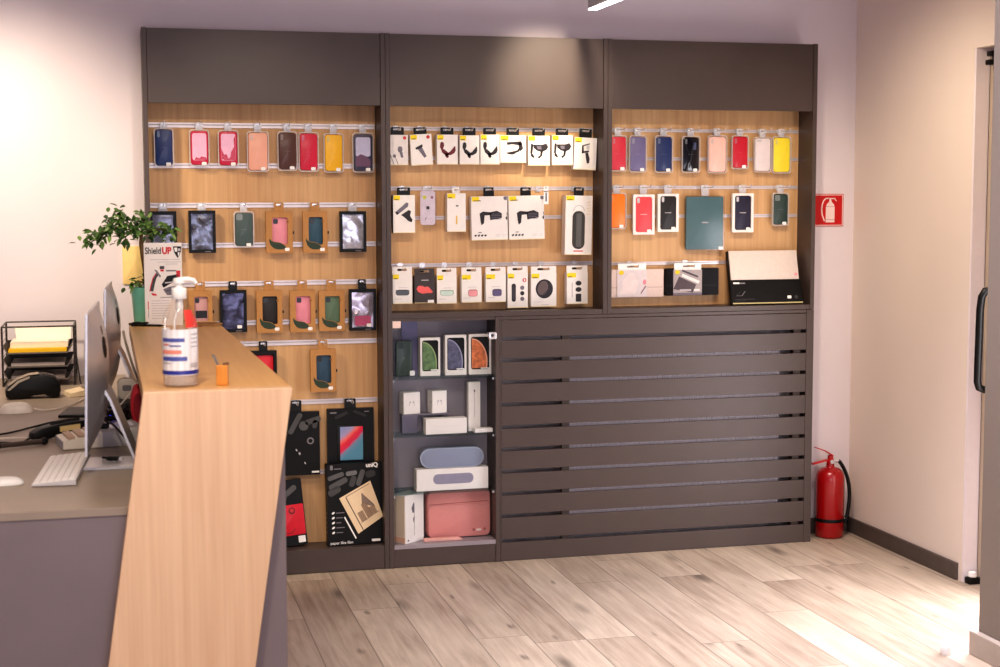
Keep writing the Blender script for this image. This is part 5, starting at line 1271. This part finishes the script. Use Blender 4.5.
# letter tray with papers
lt = thing('letter_tray', 'black wire three-tier letter tray against the wall', 'letter tray', (-.30, 6.16, DZ))
lt.scale = (.98, 1, .9)
WIRE = M('black_wire', (58,52,48), rough=.4, var=.1, metal=.2)
fr = MB()
for xx in (-.139, .139):
    fr.tube([(xx,0,.002),(xx,0,.262)], .0042, WIRE, 8).tube([(xx,.26,.002),(xx,.26,.262)], .0042, WIRE, 8).tube([(xx,0,.262),(xx,.26,.262)], .0035, WIRE, 8).tube([(xx,0,.006),(xx,.26,.006)], .0035, WIRE, 8)
    for q in range(7): fr.tube([(xx,.0,.02+.035*q),(xx,.26,.02+.035*q)], .0012, WIRE, 5)
fr.tube([(-.139,0,.262),(.139,0,.262)], .0038, WIRE, 8).tube([(-.139,.26,.262),(.139,.26,.262)], .0035, WIRE, 8)
fr.tube([(.139,.0,.2),(.16,-.0,.004)], .003, WIRE, 6)
fr.build('frame', lt)
for z in (.030, .086, .146):
    b = MB(); x0, x1, s = -.118, .112, .018
    b.add([(x0,-.006,z),(x1,-.006,z),(x1,.25,z),(x0,.25,z),(x0-s,-.006,z+.035),(x1+s,-.006,z+.035),(x1+s,.25,z+.035),(x0-s,.25,z+.035)], [(0,1,2,3),(1,5,6,2),(0,3,7,4),(3,2,6,7)], M('tray_mesh_black', (66,60,56), rough=.5, var=.2, scale=300))
    b.tube([(x0-s,-.006,z+.035),(x0,-.007,z),(x1,-.007,z),(x1+s,-.006,z+.035)], .0036, M('tray_edge', (120,112,106), rough=.35, metal=.4), 6)
    b.build('tray', lt, smooth=False, fix=False)
t = thing('paper_stack', 'stack of white papers standing out of the top letter tray', 'papers', (-.30, 6.19, DZ+.1500), (0,0,0), 'papers in the letter tray')
PAP = M('paper_white', (240,226,208), rough=.7, var=.03)
MB().box(-.108, .112, .0, .19, 0, .022, PAP).add([(-.09,.10,.022),(.12,.10,.022),(.12,.19,.072),(-.10,.19,.072),(-.09,.106,.022),(.12,.106,.022),(.12,.196,.072),(-.10,.196,.072)], [(0,1,2,3),(7,6,5,4),(0,3,7,4),(1,5,6,2),(2,6,7,3)], PAP).build('sheets', t, smooth=False)
t = thing('yellow_folder', 'bright yellow folder under the papers in the top letter tray', 'folder', (-.30, 6.158, DZ+.1350))
MB().slab([(-.112,.0),(.106,.0),(.109,.006),(.106,.0145),(-.112,.0145),(-.115,.006)], 0, .21, M('yellow_folder_card', (238,190,30), rough=.6, var=.04)).build('folder', t, smooth=False)
for z, lab in ((.0795,'grey sheets lying in the middle letter tray'),(.0290,'grey sheets lying in the lowest letter tray')):
    t = thing('paper_stack', lab, 'papers', (-.30, 6.17, DZ+z), group='papers in the letter tray')
    MB().box(-.105,.098,0,.2,0,.012,M('paper_grey', (176,164,158), rough=.7)).build('sheets', t, smooth=False)
# handset, bar, telephone and the other devices
hs = thing('handset', 'long black handset with a cream label lying on the desk', 'handset', (-.175, 4.795, DZ+.0005), (0,0,math.radians(22)))
MB().slab([(-.088,.0),(-.05,.0),(.0,.010),(.05,.014),(.10,.016),(.108,.022),(.108,.042),(.09,.050),(.02,.048),(-.03,.042),(-.07,.034),(-.090,.022),(-.094,.008)], -.022, .022, BLACKP, ch=.006).build('body', hs)
MB().add([(-.01,-.0227,.020),(.055,-.0227,.024),(.055,-.0227,.040),(-.01,-.0227,.037)], [(0,1,2,3)], M('label_tan', (222,196,140), rough=.5)).build('label', hs, fix=False)
for i in range(4): pass
MB().tube([(-.03,0,.040),(-.01,0,.047),(.03,0,.050),(.06,0,.050)], .006, BLACKP, 8).build('trigger_keys', hs)
t = thing('stand_bar', 'thin black bar with round ends lying on the desk left of the keyboard', 'bar', (-.278, 4.635, DZ+.0105), (0,0,math.radians(25)))
MB().tube([(-.075,0,0),(.065,0,0)], .0075, M('bar_brown', (74,60,54), rough=.4), 10).build('rod', t)
for s in (-.078, .066): MB().lathe([(.004,-.0105),(.0105,-.006),(.0115,0),(.0105,.006),(.004,.0105)], BLACKP, 14, c=(s,0,0)).build('end_knob', t)
tp = thing('desk_telephone', 'pale grey desk telephone behind the nearer computer', 'telephone', (-.062, 4.64, DZ), (0,0,math.radians(10)))
TG = M('telephone_grey', (176,172,176), rough=.45, var=.03); TW = M('telephone_white', (232,224,212), rough=.45, var=.02)
MB().slab([(-.115,.0),(.125,.0),(.125,.052),(.11,.058),(-.005,.044),(-.115,.024)], -.085, .06, TG, ch=.004).build('base', tp, bevel=.0)
MB().add([(-.114,-.086,.002),(.0,-.086,.002),(.0,-.086,.045),(-.114,-.086,.0255),(-.114,.06,.0255),(.0,.06,.0455)], [(0,1,2,3),(3,2,5,4)], TW).build('front_cover', tp, fix=False)
kk = MB()
for i in range(3):
    for j in range(5):
        xx = -.098+.03*i; yy = -.074+.026*j; zz = .0265+(xx+.115)*.18
        kk.add([(xx,yy,zz),(xx+.02,yy,zz+.0036),(xx+.02,yy+.018,zz+.0036),(xx,yy+.018,zz),(xx,yy,zz+.005),(xx+.02,yy,zz+.0086),(xx+.02,yy+.018,zz+.0086),(xx,yy+.018,zz+.005)], [(4,5,6,7),(0,1,5,4),(1,2,6,5),(2,3,7,6),(3,0,4,7)], M('telephone_keys', (190,160,136), rough=.5))
kk.build('keys', tp, smooth=False, fix=False)
MB().add([(.03,-.06,.0505),(.10,-.06,.0585),(.10,.02,.0585),(.03,.02,.0505)], [(0,1,2,3)], M('telephone_screen', (206,206,222), rough=.25)).add([(.045,-.03,.0528),(.06,-.03,.0546),(.06,.0,.0546),(.045,.0,.0528)], [(0,1,2,3)], M('screen_blue', (84,92,190), rough=.3)).build('display_screen', tp, fix=False)
t = thing('usb_plug', 'black plug lying on the foot of the nearer computer', 'plug', (-.015, 4.262, DZ+.0095), (0,0,math.radians(-20)))
MB().box(-.02,.014,-.008,.008,0,.012,BLACKP).build('plug_body', t, bevel=.003); MB().box(.014,.026,-.005,.005,.003,.009,CHROME).build('connector', t, smooth=False)
MB().tube([(-.02,0,.006),(-.034,.006,.008),(-.04,.02,.004),(-.034,.03,.003)], .003, BLACKP, 8).build('cord', t)
t = thing('power_adapter', 'dark small adapter with black plug beside the desk telephone', 'adapter', (-.045, 4.602, DZ+.0475), (0,0,math.radians(-12)))
MB().box(-.014,.016,-.010,.010,0.002,.020,BLACKP).build('adapter_body', t, bevel=.004)
t = thing('network_box', 'black network box with blue light among the cables', 'network box', (.0, 5.22, DZ))
MB().box(-.06,.055,-.07,.08,0,.055,M('network_black', (46,42,44), rough=.4)).build('housing', t, bevel=.004)
MB().box(-.03,.01,-.0712,-.0698,.012,.022,M('blue_light', (70,70,240), rough=.4, emit=1.5)).build('light_strip', t, smooth=False)
t = thing('modem', 'white round-cornered modem standing on the black network box', 'modem', (.03, 5.235, DZ+.0555))
MB().slab(rr(0,.036,.062,.072,.018), -.02, .02, M('modem_white', (214,204,192), rough=.5), ch=.006).build('housing', t); MB().slab(rr(.0,.04,.03,.02,.006), -.0206, -.0195, MGREY).build('front_plate', t)
t = thing('cable_coil', 'coiled black cable heaped beside the network box', 'cable', (-.005, 5.06, DZ+.005))
pts = []
for i in range(90):
    a = i/89*8*PI; r = .036+.006*math.sin(i*.7); pts.append((r*math.cos(a), r*1.2*math.sin(a), .002+.045*i/89+.003*math.sin(i*1.3)))
MB().tube(pts, .0042, BLACKP, 6).build('coil', t)
t = thing('card_reader_pad', 'flat black pad beside the far computer', 'pad', (-.135, 5.32, DZ), (0,0,math.radians(-8)))
MB().box(-.05,.05,-.1,.1,0,.010,BLACKP).build('pad_body', t, bevel=.003)
t = thing('calculator', 'small cream calculator before the letter tray, right of the terminal', 'calculator', (-.140, 5.83, DZ), (0,0,math.radians(14)))
MB().slab([(-.05,0),(.05,0),(.05,.032),(-.045,.014)], -.05, .055, M('calculator_cream', (226,206,172), rough=.5), ch=.003).build('case', t); MB().add([(.012,-.035,.0272),(.042,-.035,.033),(.042,.04,.033),(.012,.04,.0272)], [(0,1,2,3)], M('calculator_screen', (120,110,96), rough=.3)).build('screen', t, fix=False)
t = thing('red_pouch', 'small red oval pouch standing at the inner side of the counter', 'pouch', (.062, 5.0, DZ))
RP = M('red_pouch_cloth', (196,30,52), rough=.6, var=.08, scale=40)
MB().slab(ell(0,.065,.024,.065), -.05, .05, RP, ch=.012).build('body', t)
MB().slab(ell(0,.065,.015,.045), -.0515, -.049, M('pouch_dark', (150,18,38), rough=.6)).build('badge', t)

# ------------------------------------------------------------------ hanging lamp
lm = thing('pendant_lamp', 'slim linear lamp hanging from the ceiling in front of the units', 'lamp', (1.985, 5.55, 2.395))
MB().box(-.019,.019,-.59,.59,.006,.075,M('lamp_housing', (170,168,172), rough=.4)).build('housing', lm, smooth=False, bevel=.002)
MB().box(-.017,.017,-.588,.588,0,.006,M('lamp_diffuser', (255,250,248), rough=.5, emit=9.)).build('diffuser', lm, smooth=False)
for yy in (-.4,.4): MB().tube([(0,yy,.075),(0,yy,.405)], .0012, CHROME, 6).build('cord', lm)

# ------------------------------------------------------------------ light
def area(name, loc, target, size, power, colr, sy=None):
    l = bpy.data.lights.new(name, 'AREA'); l.energy = power; l.color = colr; l.shape = 'RECTANGLE'; l.size = size; l.size_y = sy or size
    o = bpy.data.objects.new(name, l); C.objects.link(o); o.location = loc
    o.rotation_euler = (Vector(target)-Vector(loc)).to_track_quat('-Z', 'Y').to_euler(); return o
def spot(name, loc, target, power, colr, ang, blend=.5, rad=.05):
    l = bpy.data.lights.new(name, 'SPOT'); l.energy = power; l.color = colr; l.spot_size = math.radians(ang); l.spot_blend = blend; l.shadow_soft_size = rad
    o = bpy.data.objects.new(name, l); C.objects.link(o); o.location = loc
    o.rotation_euler = (Vector(target)-Vector(loc)).to_track_quat('-Z', 'Y').to_euler(); return o
WARM = (1.0, .83, .62); NEUT = (1.0, .93, .90); COOL = (.93, .90, 1.0)
area('shop_front_daylight', (1.2, -1.9, 1.2), (1.6, 6.4, .4), 4.2, 75, COOL, 1.6)
area('ceiling_fill_light', (.6, 2.6, 2.78), (.6, 2.6, 0), 1.2, 20, NEUT)  # unseen soft fill light added under the ceiling
area('ceiling_fill_light', (2.3, 4.3, 2.78), (2.3, 4.35, 0), 1.1, 34, COOL).data.spread = math.radians(85)  # unseen fill added overhead to brighten the floor on the right
area('door_daylight', (3.394, 4.92, .76), (2.4, 4.92, .76), .66, 27, (.98, .95, 1.0), 1.4)
spot('left_wall_spot', (-.75, 5.35, 2.65), (-.40, 6.485, 1.25), 130, WARM, 82, .9, .08)
spot('left_unit_spot', (.55, 4.6, 2.72), (.62, 6.46, 1.15), 44, WARM, 58, .7, .05)
spot('centre_unit_spot', (1.55, 4.6, 2.72), (1.65, 6.46, 1.2), 34, WARM, 58, .7, .05)
spot('right_unit_spot', (2.45, 4.6, 2.72), (2.6, 6.46, 1.2), 38, WARM, 58, .7, .05)
spot('counter_spot', (-.1, 2.4, 2.75), (.1, 4.0, .8), 95, WARM, 70, .8, .08)
spot('right_wall_spot', (2.2, 5.0, 2.65), (3.41, 5.7, 1.1), 82, WARM, 88, 1., .08)
wd = bpy.data.worlds.new('World'); bpy.context.scene.world = wd; wd.use_nodes = True
wb = wd.node_tree.nodes['Background']; wb.inputs['Color'].default_value = (.84, .76, 1.0, 1); wb.inputs['Strength'].default_value = .46

spot('header_spot', (1.93, 5.3, 2.72), (1.86, 6.315, 2.09), 150, WARM, 31, 1., .06)
bpy.context.scene.cycles.transparent_max_bounces = 24

# ------------------------------------------------------------------ camera
cd = bpy.data.cameras.new('camera'); cam = bpy.data.objects.new('camera', cd); C.objects.link(cam)
yaw, pitch, roll = .2516, -.0895, -.0026
f = Vector((math.sin(yaw)*math.cos(pitch), math.cos(yaw)*math.cos(pitch), math.sin(pitch)))
r = Vector((math.cos(yaw), -math.sin(yaw), 0)); u = r.cross(f)
r2 = r*math.cos(roll)+u*math.sin(roll); u2 = u*math.cos(roll)-r*math.sin(roll)
mw = Matrix((r2, u2, -f)).transposed().to_4x4(); mw.translation = (0, 0, 1.6)
cam.matrix_world = mw
cd.sensor_width = 36; cd.lens = 36*1498.17/1000; cd.clip_start = .05
cd.dof.use_dof = True; cd.dof.focus_distance = 6.7; cd.dof.aperture_fstop = 5.6
bpy.context.scene.camera = cam
vs_ = bpy.context.scene.view_settings; vs_.view_transform = 'Standard'; vs_.look = 'Medium High Contrast'; vs_.exposure = 0.; vs_.gamma = 1.
